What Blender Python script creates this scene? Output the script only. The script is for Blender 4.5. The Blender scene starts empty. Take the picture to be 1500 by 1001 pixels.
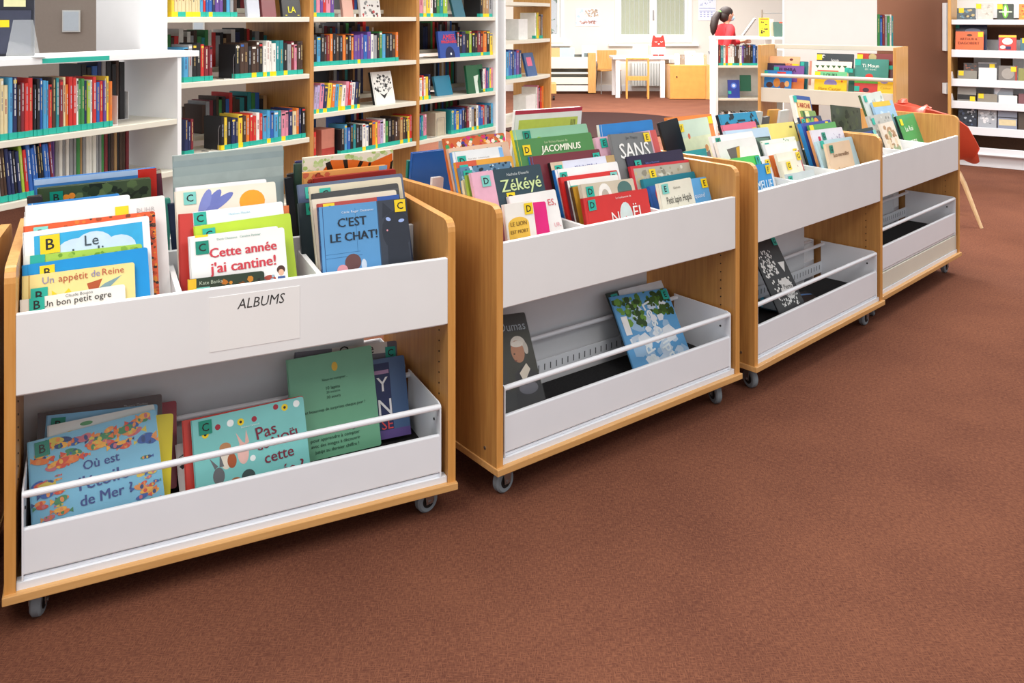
import bpy, bmesh, math, random
from mathutils import Vector, Matrix
R = random.Random(7)
C = bpy.context.scene.collection
S = bpy.context.scene
F, H, V0 = 1272.6, 1.48, 25.0          # focal length and horizon in pixels, eye height in metres

# ---------------------------------------------------------------- camera, world, lights, exposure
cam = bpy.data.cameras.new('camera'); co = bpy.data.objects.new('camera', cam); C.objects.link(co)
co.location = (0, 0, H); co.rotation_euler = (math.pi / 2, 0, 0)
cam.sensor_width = 36; cam.lens = F / 1500 * 36; cam.shift_x = 0; cam.shift_y = -(500.5 - V0) / 1500
cam.clip_start = 0.05; cam.clip_end = 200; S.camera = co
w = bpy.data.worlds.new('world'); S.world = w; w.use_nodes = True
w.node_tree.nodes['Background'].inputs[0].default_value = (0.95, 0.97, 1.0, 1)
w.node_tree.nodes['Background'].inputs[1].default_value = 0.7
def area(name, loc, sx, sy, power, col=(1, .95, .88), rot=(0, 0, 0)):
    l = bpy.data.lights.new(name, 'AREA'); l.shape = 'RECTANGLE'; l.size = sx; l.size_y = sy; l.energy = power; l.color = col
    o = bpy.data.objects.new(name, l); C.objects.link(o); o.location = loc; o.rotation_euler = rot
    return o
area('ceiling_light', (-1.4, .6, 3.1), 1.4, 1.4, 66)
area('ceiling_light', (1.6, .6, 3.1), 1.4, 1.4, 57)
area('ceiling_light', (-1.6, 4.2, 3.1), 1.6, 1.6, 100)
area('ceiling_light', (1.6, 4.8, 3.1), 1.6, 1.6, 104)
area('ceiling_light', (4.4, 6.2, 3.1), 1.6, 1.6, 120)
area('ceiling_light', (1.0, 10.0, 3.1), 2.4, 2.4, 420, (1, .97, .93))
area('ceiling_light', (2.4, 13.4, 3.1), 3, 3, 400, (1, .97, .94))
S.view_settings.view_transform = 'Standard'; S.view_settings.look = 'None'
S.view_settings.exposure = 0.0; S.view_settings.gamma = 1; S.view_settings.use_curve_mapping = False

# ---------------------------------------------------------------- materials
_m = {}
def lin(c): return c / 12.92 if c <= .04045 else ((c + .055) / 1.055) ** 2.4
def hexc(h):
    return tuple(lin(int(h[i:i + 2], 16) / 255) for i in (0, 2, 4))
def mat(h, rough=.45, var=.05, scale=30, spec=.4, bump=0, metal=0):
    k = (h, rough, var, scale, spec, bump, metal)
    if k in _m: return _m[k]
    m = bpy.data.materials.new('m_' + h); m.use_nodes = True; n = m.node_tree.nodes; L = m.node_tree.links
    b = n['Principled BSDF']; c = hexc(h)
    b.inputs['Roughness'].default_value = rough; b.inputs['Specular IOR Level'].default_value = spec; b.inputs['Metallic'].default_value = metal
    t = n.new('ShaderNodeTexCoord'); z = n.new('ShaderNodeTexNoise'); z.inputs['Scale'].default_value = scale; z.inputs['Detail'].default_value = 3
    L.new(t.outputs['Object'], z.inputs['Vector'])
    r = n.new('ShaderNodeValToRGB'); e = r.color_ramp.elements
    e[0].position = .3; e[0].color = tuple(x * (1 - var) for x in c) + (1,); e[1].position = .7; e[1].color = tuple(min(1, x * (1 + var)) for x in c) + (1,)
    L.new(z.outputs['Fac'], r.inputs['Fac']); L.new(r.outputs['Color'], b.inputs['Base Color'])
    if bump:
        bu = n.new('ShaderNodeBump'); bu.inputs['Strength'].default_value = bump; bu.inputs['Distance'].default_value = .002
        L.new(z.outputs['Fac'], bu.inputs['Height']); L.new(bu.outputs['Normal'], b.inputs['Normal'])
    _m[k] = m; return m
def wood(h1, h2, name, scale=(28, 28, 1.6)):
    m = bpy.data.materials.new(name); m.use_nodes = True; n = m.node_tree.nodes; L = m.node_tree.links; b = n['Principled BSDF']
    t = n.new('ShaderNodeTexCoord'); mp = n.new('ShaderNodeMapping'); mp.inputs['Scale'].default_value = scale
    z = n.new('ShaderNodeTexNoise'); z.inputs['Scale'].default_value = 3; z.inputs['Detail'].default_value = 6; z.inputs['Distortion'].default_value = .4
    L.new(t.outputs['Object'], mp.inputs['Vector']); L.new(mp.outputs['Vector'], z.inputs['Vector'])
    r = n.new('ShaderNodeValToRGB'); e = r.color_ramp.elements; e[0].position = .32; e[0].color = hexc(h1) + (1,); e[1].position = .68; e[1].color = hexc(h2) + (1,)
    L.new(z.outputs['Fac'], r.inputs['Fac']); L.new(r.outputs['Color'], b.inputs['Base Color']); b.inputs['Roughness'].default_value = .38
    return m
WOOD = wood('B07A42', 'C4904F', 'beech_veneer'); WOODE = wood('CF9148', 'DDA25A', 'beech_edge'); WOODF = wood('C8924E', 'DAA866', 'pale_beech')
WOODH = wood('CF9A5C', 'DCAA6C', 'beech_edge_long', (1.6, 28, 28))
WHITE = mat('EFF0F1', .35, .012, 8, .4); WMET = mat('EDF0F6', .3, .012, 8, .5); CREAM = mat('DEDACB', .4, .02, 8)
PAGES = mat('E6E0D2', .8, .06, 90); METAL = mat('A8A8A8', .3, .05, 20, .5, 0, .9); BLACK = mat('151515', .5); MATB = mat('2A2A2B', .9, .2, 200, .2, .4)
GREYR = mat('7E868C', .6); TEAL = mat('27AE9C', .4, .02); TEALD = mat('128A74', .4, .02); TEALL = mat('7CCBC2', .4, .02); YEL = mat('F2D21F', .4, .02); INK = mat('1D1D1F', .6)
def glassy(name, col=(1, 1, 1), rough=.05, alpha=.25):
    m = bpy.data.materials.new(name); m.use_nodes = True; b = m.node_tree.nodes['Principled BSDF']
    b.inputs['Base Color'].default_value = col + (1,); b.inputs['Roughness'].default_value = rough; b.inputs['Alpha'].default_value = alpha
    return m
ACRYL = glassy('clear_acrylic', (.8, .84, .86), .05, .16)
FILM = glassy('film', (.5, .5, .5), .06, .05)
def carpet():
    m = bpy.data.materials.new('woven_carpet'); m.use_nodes = True; n = m.node_tree.nodes; L = m.node_tree.links; b = n['Principled BSDF']
    t = n.new('ShaderNodeTexCoord')
    def noise(sc, s, det=2):
        mp = n.new('ShaderNodeMapping'); mp.inputs['Scale'].default_value = sc; z = n.new('ShaderNodeTexNoise'); z.inputs['Scale'].default_value = s; z.inputs['Detail'].default_value = det
        L.new(t.outputs['Object'], mp.inputs['Vector']); L.new(mp.outputs['Vector'], z.inputs['Vector']); return z.outputs['Fac']
    def math_(op, a, bb, v=None):
        q = n.new('ShaderNodeMath'); q.operation = op; L.new(a, q.inputs[0])
        if bb is not None: L.new(bb, q.inputs[1])
        else: q.inputs[1].default_value = v
        return q.outputs[0]
    a1 = noise((1, .18, 1), 340); a2 = noise((.18, 1, 1), 340); a3 = noise((1, 1, 1), 3, 4)
    mx = math_('MAXIMUM', a1, a2); s = math_('ADD', mx, math_('MULTIPLY', a3, None, .25))
    r = n.new('ShaderNodeValToRGB'); e = r.color_ramp.elements; e[0].position = .52; e[0].color = hexc('5A362B') + (1,); e[1].position = .88; e[1].color = hexc('83543F') + (1,)
    L.new(s, r.inputs['Fac']); L.new(r.outputs['Color'], b.inputs['Base Color']); b.inputs['Roughness'].default_value = .95; b.inputs['Specular IOR Level'].default_value = .1
    bu = n.new('ShaderNodeBump'); bu.inputs['Strength'].default_value = .35; bu.inputs['Distance'].default_value = .002; L.new(mx, bu.inputs['Height']); L.new(bu.outputs['Normal'], b.inputs['Normal'])
    return m

# ---------------------------------------------------------------- mesh builder
class MB:
    def __init__(s): s.v = []; s.f = []; s.m = []; s.mats = []
    def mi(s, m):
        if m not in s.mats: s.mats.append(m)
        return s.mats.index(m)
    def add(s, vs, fs, m, M=None):
        o = len(s.v)
        for p in vs: s.v.append(tuple(M @ Vector(p)) if M else tuple(p))
        k = s.mi(m)
        for f in fs: s.f.append([i + o for i in f]); s.m.append(k)
        return s
    def box(s, x0, x1, y0, y1, z0, z1, m, M=None):
        return s.add([(x0, y0, z0), (x1, y0, z0), (x1, y1, z0), (x0, y1, z0), (x0, y0, z1), (x1, y0, z1), (x1, y1, z1), (x0, y1, z1)],
                     [(3, 2, 1, 0), (4, 5, 6, 7), (0, 1, 5, 4), (1, 2, 6, 5), (2, 3, 7, 6), (3, 0, 4, 7)], m, M)
    def bbox(s, x0, x1, y0, y1, z0, z1, m, r=.003):     # box with all edges chamfered
        bm = bmesh.new(); bmesh.ops.create_cube(bm, size=1)
        for v in bm.verts: v.co = Vector(((x0 + x1) / 2 + v.co.x * (x1 - x0), (y0 + y1) / 2 + v.co.y * (y1 - y0), (z0 + z1) / 2 + v.co.z * (z1 - z0)))
        bmesh.ops.bevel(bm, geom=list(bm.edges), offset=r, segments=2, affect='EDGES', profile=.5)
        bm.verts.index_update(); s.add([v.co for v in bm.verts], [[v.index for v in f.verts] for f in bm.faces], m); bm.free(); return s
    def prism(s, pts, h0, h1, m, axis='y', M=None):      # polygon in the other two axes, extruded along axis
        n = len(pts)
        def P(a, b, h): return {'y': (a, h, b), 'x': (h, a, b), 'z': (a, b, h)}[axis]
        vs = [P(a, b, h0) for a, b in pts] + [P(a, b, h1) for a, b in pts]
        return s.add(vs, [list(range(n)), list(range(2 * n - 1, n - 1, -1))] + [((i + 1) % n, i, i + n, (i + 1) % n + n) for i in range(n)], m, M)
    def tube(s, pts, r, m, n=8):
        pts = [Vector(p) for p in pts]; rings = []
        for i, p in enumerate(pts):
            d = (pts[min(i + 1, len(pts) - 1)] - pts[max(i - 1, 0)]).normalized()
            a = d.orthogonal().normalized() if i == 0 else (rings[-1][1] - d * rings[-1][1].dot(d)).normalized()
            b = d.cross(a); rr = r[i] if isinstance(r, (list, tuple)) else r
            rings.append(([p + (a * math.cos(t) + b * math.sin(t)) * rr for t in [2 * math.pi * k / n for k in range(n)]], a))
        vs = [q for g in rings for q in g[0]]; fs = []
        for i in range(len(pts) - 1):
            for k in range(n): fs.append((i * n + k, i * n + (k + 1) % n, (i + 1) * n + (k + 1) % n, (i + 1) * n + k))
        fs += [list(range(n - 1, -1, -1)), [(len(pts) - 1) * n + k for k in range(n)]]
        return s.add(vs, fs, m)
    def cyl(s, c, ax, r, h, m, n=24, bev=0):
        c = Vector(c); d = Vector(ax).normalized()
        if bev: return s.tube([c - d * h / 2, c - d * (h / 2 - bev), c + d * (h / 2 - bev), c + d * h / 2], [r - bev, r, r, r - bev], m, n)
        return s.tube([c - d * h / 2, c + d * h / 2], r, m, n)
    def build(s, name, parent=None, smooth=False):
        me = bpy.data.meshes.new(name); me.from_pydata(s.v, [], s.f)
        for m in s.mats: me.materials.append(m)
        me.polygons.foreach_set('material_index', s.m)
        me.update()
        if smooth:
            for p in me.polygons: p.use_smooth = True
            me.set_sharp_from_angle(angle=.7)
        o = bpy.data.objects.new(name, me); C.objects.link(o)
        if parent: o.parent = parent
        return o
def tag(o, label=None, cat=None, group=None, kind=None):
    if label: o['label'] = label
    if cat: o['category'] = cat
    if group: o['group'] = group
    if kind: o['kind'] = kind
    return o
def empty(name, loc=(0, 0, 0), rz=0, label=None, cat=None, group=None):
    o = bpy.data.objects.new(name, None); C.objects.link(o); o.location = loc; o.rotation_euler = (0, 0, rz); o.empty_display_size = .1
    return tag(o, label, cat, group)

_t = {}
def text(s, bold=0.0, shear=0.0):
    k = (s, bold, shear)
    if k not in _t:
        cu = bpy.data.curves.new('t', 'FONT'); cu.body = s; cu.size = 1; cu.offset = bold; cu.shear = shear; cu.resolution_u = 2; cu.space_line = .95
        o = bpy.data.objects.new('t', cu); C.objects.link(o); bpy.context.view_layer.update()
        me = bpy.data.meshes.new_from_object(o.evaluated_get(bpy.context.evaluated_depsgraph_get()))
        vs = [tuple(v.co) for v in me.vertices]; fs = [tuple(p.vertices) for p in me.polygons]
        bpy.data.objects.remove(o); bpy.data.curves.remove(cu); bpy.data.meshes.remove(me)
        xs = [v[0] for v in vs]; ys = [v[1] for v in vs]
        _t[k] = ([(x - min(xs), y - min(ys), z) for x, y, z in vs], fs, max(xs) - min(xs), max(ys) - min(ys))
    return _t[k]
def add_text(mb, s, x, y, wid, m, z, bold=0, shear=0, rot=0, sy=1, M=None):
    """lettering whose box is wid wide with its top left at x, y (y up)"""
    if bold:
        for dx_ in (-1, 1): add_text(mb, s, x + dx_ * wid * .006, y, wid, m, z - .00004, 0, shear, rot, sy, M)
    vs, fs, W, Hh = text(s, 0, shear); k = wid / W; hh = Hh * k * sy; cr, sr = math.cos(rot), math.sin(rot)
    out = []
    for a, b, c in vs:
        a *= k; b = b * k * sy - hh; out.append((x + a * cr - b * sr, y + a * sr + b * cr, z))
    return mb.add(out, fs, m, M)

# ---------------------------------------------------------------- frames: a thing's place on the floor, and where a sight line meets it
class Frame:
    def __init__(s, x, y, th):
        s.x, s.y, s.th = x, y, th; s.c, s.s = math.cos(th), math.sin(th); s.zm = (1, 0)
    def P(s, a, b, z): return Vector((s.x + a * s.c - b * s.s, s.y + a * s.s + b * s.c, z))
    def M(s): return Matrix.Translation((s.x, s.y, 0)) @ Matrix.Rotation(s.th, 4, 'Z')
    def hit(s, u, v, b):       # sight line through pixel u, v with the upright plane at depth b: returns a, z
        k = (u - 750) / F
        a = (k * (s.y + b * s.c) - s.x + b * s.s) / (s.c - k * s.s)
        Y = s.y + a * s.s + b * s.c
        return a, H - (v - V0) * Y / F
CF = [Frame(-1.2094, 2.0685, .456), Frame(-.0465, 2.6196, .6575), Frame(.9446, 3.3834, .7616), Frame(1.7800, 4.2200, .7880)]
W, D, T = 1.16, .62, .024

# ================================================================ SETTING
fl = MB(); fl.add([(-9, -3, 0), (12, -3, 0), (12, 20, 0), (-9, 20, 0)], [(0, 1, 2, 3)], carpet()); tag(fl.build('floor'), 'brown-red woven carpet floor', kind='structure')
WALLM = mat('E6E0D6', .8, .01, 4, .2); TAUPE = mat('AC9F94', .85, .02, 40, .2)
def wallbox(name, x0, x1, y0, y1, z0, z1, m, label):
    return tag(MB().box(x0, x1, y0, y1, z0, z1, m).build(name), label, kind='structure')
YB = 17.4
def ux(u, Y): return (u - 750) / F * Y
def vz(v, Y): return H - (v - V0) * Y / F
# back wall with two window openings
wl = (ux(798, YB), ux(821, YB), vz(55, YB)); wr = (ux(906, YB), ux(1008, YB), vz(55, YB)); ZT = 2.55
bw = MB()
bw.box(-9, wl[0], YB, YB + .2, 0, 3.1, WALLM); bw.box(wl[1], wr[0], YB, YB + .2, 0, 3.1, WALLM); bw.box(wr[1], 12, YB, YB + .2, 0, 3.1, WALLM)
bw.box(wl[0], wl[1], YB, YB + .2, 0, wl[2], WALLM); bw.box(wr[0], wr[1], YB, YB + .2, 0, wr[2], WALLM)
bw.box(wl[0], wl[1], YB, YB + .2, ZT, 3.1, WALLM); bw.box(wr[0], wr[1], YB, YB + .2, ZT, 3.1, WALLM)
tag(bw.build('wall_back'), 'cream white far wall of the reading room', kind='structure')
tag(MB().box(-9, 12, YB - .02, YB, 0, .12, WHITE).build('baseboard_back'), 'white skirting of the far wall', kind='structure')
wallbox('wall_left', -9, -1.6, 8.0, 8.15, 0, 3.1, TAUPE, 'taupe wall behind the bookcases')
wallbox('wall_left_return', -1.6, -1.45, 8.0, 17.4, 0, 3.1, WALLM, 'white wall running back beside the reading room')
BROWN = mat('A27560', .95, .18, 220, .1, .5)
wallbox('wall_right', ux(1283, 9.7), 9, 9.7, 9.85, 0, 3.1, BROWN, 'brown felt covered partition wall')
FR = mat('EEF0EC', .4, .01)
def window(name, x0, x1, z0, panes, label, view):
    t = empty(name, ((x0 + x1) / 2, YB, z0)); t['kind'] = 'structure'; t['label'] = label
    def L(mb, n): o = mb.build(n, t); o.matrix_parent_inverse = Matrix.Translation(t.location).inverted(); return o
    f = MB(); e = .06
    f.box(x0 - .07, x1 + .07, YB - .03, YB, z0 - .1, z0, FR).box(x0 - .07, x0, YB - .03, YB, z0, ZT, FR).box(x1, x1 + .07, YB - .03, YB, z0, ZT, FR)
    f.box(x0 + .001, x1 - .001, YB + .03, YB + .09, z0 + .001, z0 + e, FR).box(x0 + .001, x0 + e, YB + .03, YB + .09, z0 + e, ZT - e, FR).box(x1 - e, x1 - .001, YB + .03, YB + .09, z0 + e, ZT - e, FR).box(x0 + .001, x1 - .001, YB + .03, YB + .09, ZT - e, ZT - .001, FR)
    if panes == 2: f.box((x0 + x1) / 2 - .07, (x0 + x1) / 2 + .07, YB + .02, YB + .088, z0 + e, ZT - e, FR)
    L(f, 'window_frame'); L(MB().box(x0 - .2, x1 + .2, YB - .08, YB, z0 - .17, z0 - .13, FR), 'window_sill')
    if panes == 2: L(MB().box((x0 + x1) / 2 - .012, (x0 + x1) / 2 + .012, YB - .02, YB + .02, z0 + .35, z0 + .55, METAL), 'window_handle')
    L(MB().box(x0 + e, x1 - e, YB + .05, YB + .056, z0 + e, ZT - e, ACRYL), 'pane')
    if panes == 2:
        n = 14
        for i in range(n):
            a = x0 + e + (x1 - x0 - 2 * e) * i / n
            L(MB().box(a + .004, a + (x1 - x0 - 2 * e) / n - .002, YB + .11 + .006 * (i % 2), YB + .113 + .006 * (i % 2), z0 + .01, ZT, mat('A3AA7C', .8, .02)), 'blind_slat')
window('window_1', wl[0], wl[1], wl[2], 1, 'narrow window with green leaves outside', 1)
window('window_2', wr[0], wr[1], wr[2], 2, 'double window with pale green vertical blinds', 0)
hd = MB()
for i in range(420):
    x, y, z = R.uniform(-1.2, 1.8), YB + R.uniform(.9, 1.5), R.uniform(.2, 3.0); s_ = R.uniform(.05, .11)
    q = [Vector((R.uniform(-1, 1), R.uniform(-.4, .4), R.uniform(-1, 1))) * s_ for _ in range(4)]
    hd.add([Vector((x, y, z)) + v for v in q], [(0, 1, 2, 3)], mat(R.choice(['5E9E6A', '79B98A', '3F7F58', '98C9A4']), .7))
tag(hd.build('hedge_leaves'), 'green leaves outside the narrow window', 'foliage', kind='stuff')
# small glazed openings of the taupe wall
for i, (u0, u1, v0, v1) in enumerate([(92, 118, 15, 47), (283, 300, 28, 45)]):
    t = empty('window_%d' % (i + 3), (ux(u0, 7.98), 7.98, vz(v1, 7.98))); t['kind'] = 'structure'; t['label'] = ['small square pale window in the taupe wall', 'small square pale window seen through the bookcase'][i]
    ww, hh = ux(u1, 7.98) - ux(u0, 7.98), vz(v0, 7.98) - vz(v1, 7.98)
    MB().box(0, ww, -.012, 0, 0, hh, FR).build('window_frame', t)
    MB().box(.012, ww - .012, -.016, -.012, .012, hh - .012, mat('DDE9F2', .2, .02)).build('pane', t)

# ================================================================ BOOKS: face-out albums
STK = {'t': TEAL, 'd': TEALD, 'l': TEALL, 'y': YEL}
def clip(P, hx):
    for ax, lim, sg in ((0, 0, 1), (0, 1, -1), (1, -hx, 1), (1, 0, -1)):
        Q = []
        for i in range(len(P)):
            a, b = P[i - 1], P[i]; da, db = (a[ax] - lim) * sg, (b[ax] - lim) * sg
            if (da >= 0) != (db >= 0): t = da / (da - db); Q.append((a[0] + (b[0] - a[0]) * t, a[1] + (b[1] - a[1]) * t))
            if db >= 0: Q.append(b)
        P = Q
        if len(P) < 3: return []
    return P
def art(mb, items, w, z, hx=9):
    """flat print; x and y in cover widths from the top left, y down, cut at the cover's edge"""
    for it in items:
        k = it[0]; z += .000005
        if k == 'r': _, x, y, a, b, c = it; vs = [(x, -y), (x + a, -y), (x + a, -y - b), (x, -y - b)][::-1]
        elif k == 'e':
            x, y, a, b, c = it[1:6]; ro = it[6] if len(it) > 6 else 0
            vs = []
            for i in range(18):
                t = 2 * math.pi * i / 18; p, q = a * math.cos(t), b * math.sin(t); vs.append((x + p * math.cos(ro) - q * math.sin(ro), -y + p * math.sin(ro) + q * math.cos(ro)))
        elif k == 'p':
            vs = [(x, -y) for x, y in it[1]]; c = it[2]
            if sum(vs[i][0] * vs[(i + 1) % len(vs)][1] - vs[(i + 1) % len(vs)][0] * vs[i][1] for i in range(len(vs))) < 0: vs = vs[::-1]
        elif k == 'n':   # scatter of small marks
            _, x0, y0, a, b, cnt, sz, cols = it
            for _ in range(cnt):
                z += .000004
                x, y = x0 + R.random() * a, y0 + R.random() * b; s_ = sz * R.uniform(.5, 1.4); ro = R.uniform(-1, 1)
                vv = [(x + s_ * R.uniform(.6, 1) * math.cos(t + ro), -y + s_ * R.uniform(.5, .9) * math.sin(t + ro)) for t in (0, 1.1, 2.2, 3.2, 4.3, 5.3)]
                col_ = R.choice(cols); vv = clip(vv, hx)
                if vv: mb.add([(p * w, q * w, z) for p, q in vv], [range(len(vv))], mat(col_, .4))
            continue
        vs = clip(vs, hx)
        if vs: mb.add([(p * w, q * w, z) for p, q in vs], [range(len(vs))], mat(c, .4))
def album(M, w, h, cover, th=.01, spine=None, back=None, stick=None, letter=None, pos=(.06, .06), ssz=.034, pics=(), texts=(), label='', group=None, name='picture_book', clear=False):
    """M puts the top-left corner of the front cover at the origin: x right, y up, z out of the cover"""
    b = MB(); cm = mat(cover, .3, .03, 14, .5); sm = mat(spine, .3, .03, 14, .5) if spine else cm; bm_ = mat(back or cover, .3, .03, 14, .5); q = .0018
    r = .006
    fr = [(0, 0), (w - r, 0), (w - r * .3, -r * .3), (w, -r), (w, -h + r), (w - r * .3, -h + r * .3), (w - r, -h), (0, -h)][::-1]
    b.prism(fr, -q, 0, cm, 'z'); b.prism(fr, -th, -th + q, bm_, 'z'); b.box(-.0012, q, -h, 0, -th, 0, sm)
    if w > .12: b.box(.011, .0125, -h + .001, -.001, 0, .00012, mat('8A8A88', .5) if cover in ('FFFFFF',) else sm)
    o = b.build(name); o.matrix_world = M
    tag(o, label, 'book', group)
    MB().box(q, w - .004, -h + .003, -.003, -th + q, -q, PAGES).build('pages', o)
    if pics:
        a = MB(); art(a, pics, w, .0003, h / w)
        if a.v: a.build('illustration', o)
    if texts:
        a = MB()
        for tx in texts:
            s_, x, y, wd, c = tx[:5]; kw = tx[5] if len(tx) > 5 else {}
            a2 = MB(); add_text(a2, s_, x * w, -y * w, wd * w, mat(c, .5), .0022, **kw)
            if min(p[1] for p in a2.v) < -h + .003 or max(p[0] for p in a2.v) > w:
                a2.f = [f for f in a2.f if all(a2.v[i][1] > -h + .002 and a2.v[i][0] < w for i in f)]; a2.m = a2.m[:len(a2.f)]
            if a2.f: a.add(a2.v, a2.f, mat(c, .5))
        if a.f: a.build('title', o)
    if stick:
        x, y = pos; x = x * w if x >= 0 else w + x * w - ssz
        s2 = MB().box(x, x + ssz, -y * w - ssz * 1.05, -y * w, .0024, .0028, STK[stick]).build('sticker', o)
        if letter:
            vs, fs, tw, thh = text(letter, .012); k = ssz * .62 / thh; a = MB()
            a.add([(x + ssz / 2 + (p - tw / 2) * k, -y * w - ssz * .52 + (q_ - thh / 2) * k, .0032) for p, q_, _ in vs], fs, INK); a.build('letter', s2)
    if clear: MB().box(-.001, w + .001, -h, .001, .0036, .0038, FILM).build('plastic_film', o)
    return o
def place(fr, b, TL, TR, lean=19, zf=.60, amin=None, amax=None):
    a0, z0 = fr.hit(TL[0], TL[1], b); a1, z1 = fr.hit(TR[0], TR[1], b)
    lo = T + .004 if amin is None else amin; hi = W - T - .004 if amax is None else amax
    if a0 < lo: z0 += (z1 - z0) * (lo - a0) / max(1e-3, a1 - a0); a0 = lo
    if a1 > hi: a1 = hi
    ph = math.radians(lean); hh_ = z0 - zf
    if ph > 0 and b < .36 and zf > .5: ph = min(ph, math.asin(max(0.02, min(.9, (b - .024) / max(.05, hh_)))))
    roll = math.atan2(z1 - z0, a1 - a0); roll = max(-.12, min(.12, roll))
    w = math.hypot(a1 - a0, z1 - z0)
    ex = Vector((fr.c * math.cos(roll), fr.s * math.cos(roll), math.sin(roll)))
    up = Vector((0, 0, 1)) * math.cos(ph) + Vector((-fr.s, fr.c, 0)) * math.sin(ph); ey = (up - ex * up.dot(ex)).normalized(); ez = ex.cross(ey)
    P = fr.P(a0, b, z0); M = Matrix((ex, ey, ez)).transposed().to_4x4(); M.translation = P
    h = (min(z0, z0 + w * math.sin(roll)) - zf) / math.cos(ph) - w * abs(math.sin(roll)) * .3
    return M, w, max(.06, h)
def row(ci, books, b0, b1, lean=19, zf=.60, group=None, where=''):
    fr = CF[ci]; n = len(books)
    for i, bk in enumerate(books):
        b = bk.get('b', b0 + (b1 - b0) * i / max(1, n - 1))
        M, w, h = place(fr, b, bk['L'], bk['R'], bk.get('lean', lean), bk.get('zf', zf), bk.get('amin'), bk.get('amax'))
        if 'h' in bk: h = bk['h']
        kw = {k: bk[k] for k in ('th', 'spine', 'back', 'stick', 'letter', 'pos', 'ssz', 'pics', 'texts', 'clear') if k in bk}
        kw.setdefault('th', min(.013, max(.005, (b1 - b0) / max(1, n) * .62)))
        album(M, w, h, bk['c'], label=bk['label'], group=group or where, **kw)
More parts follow.
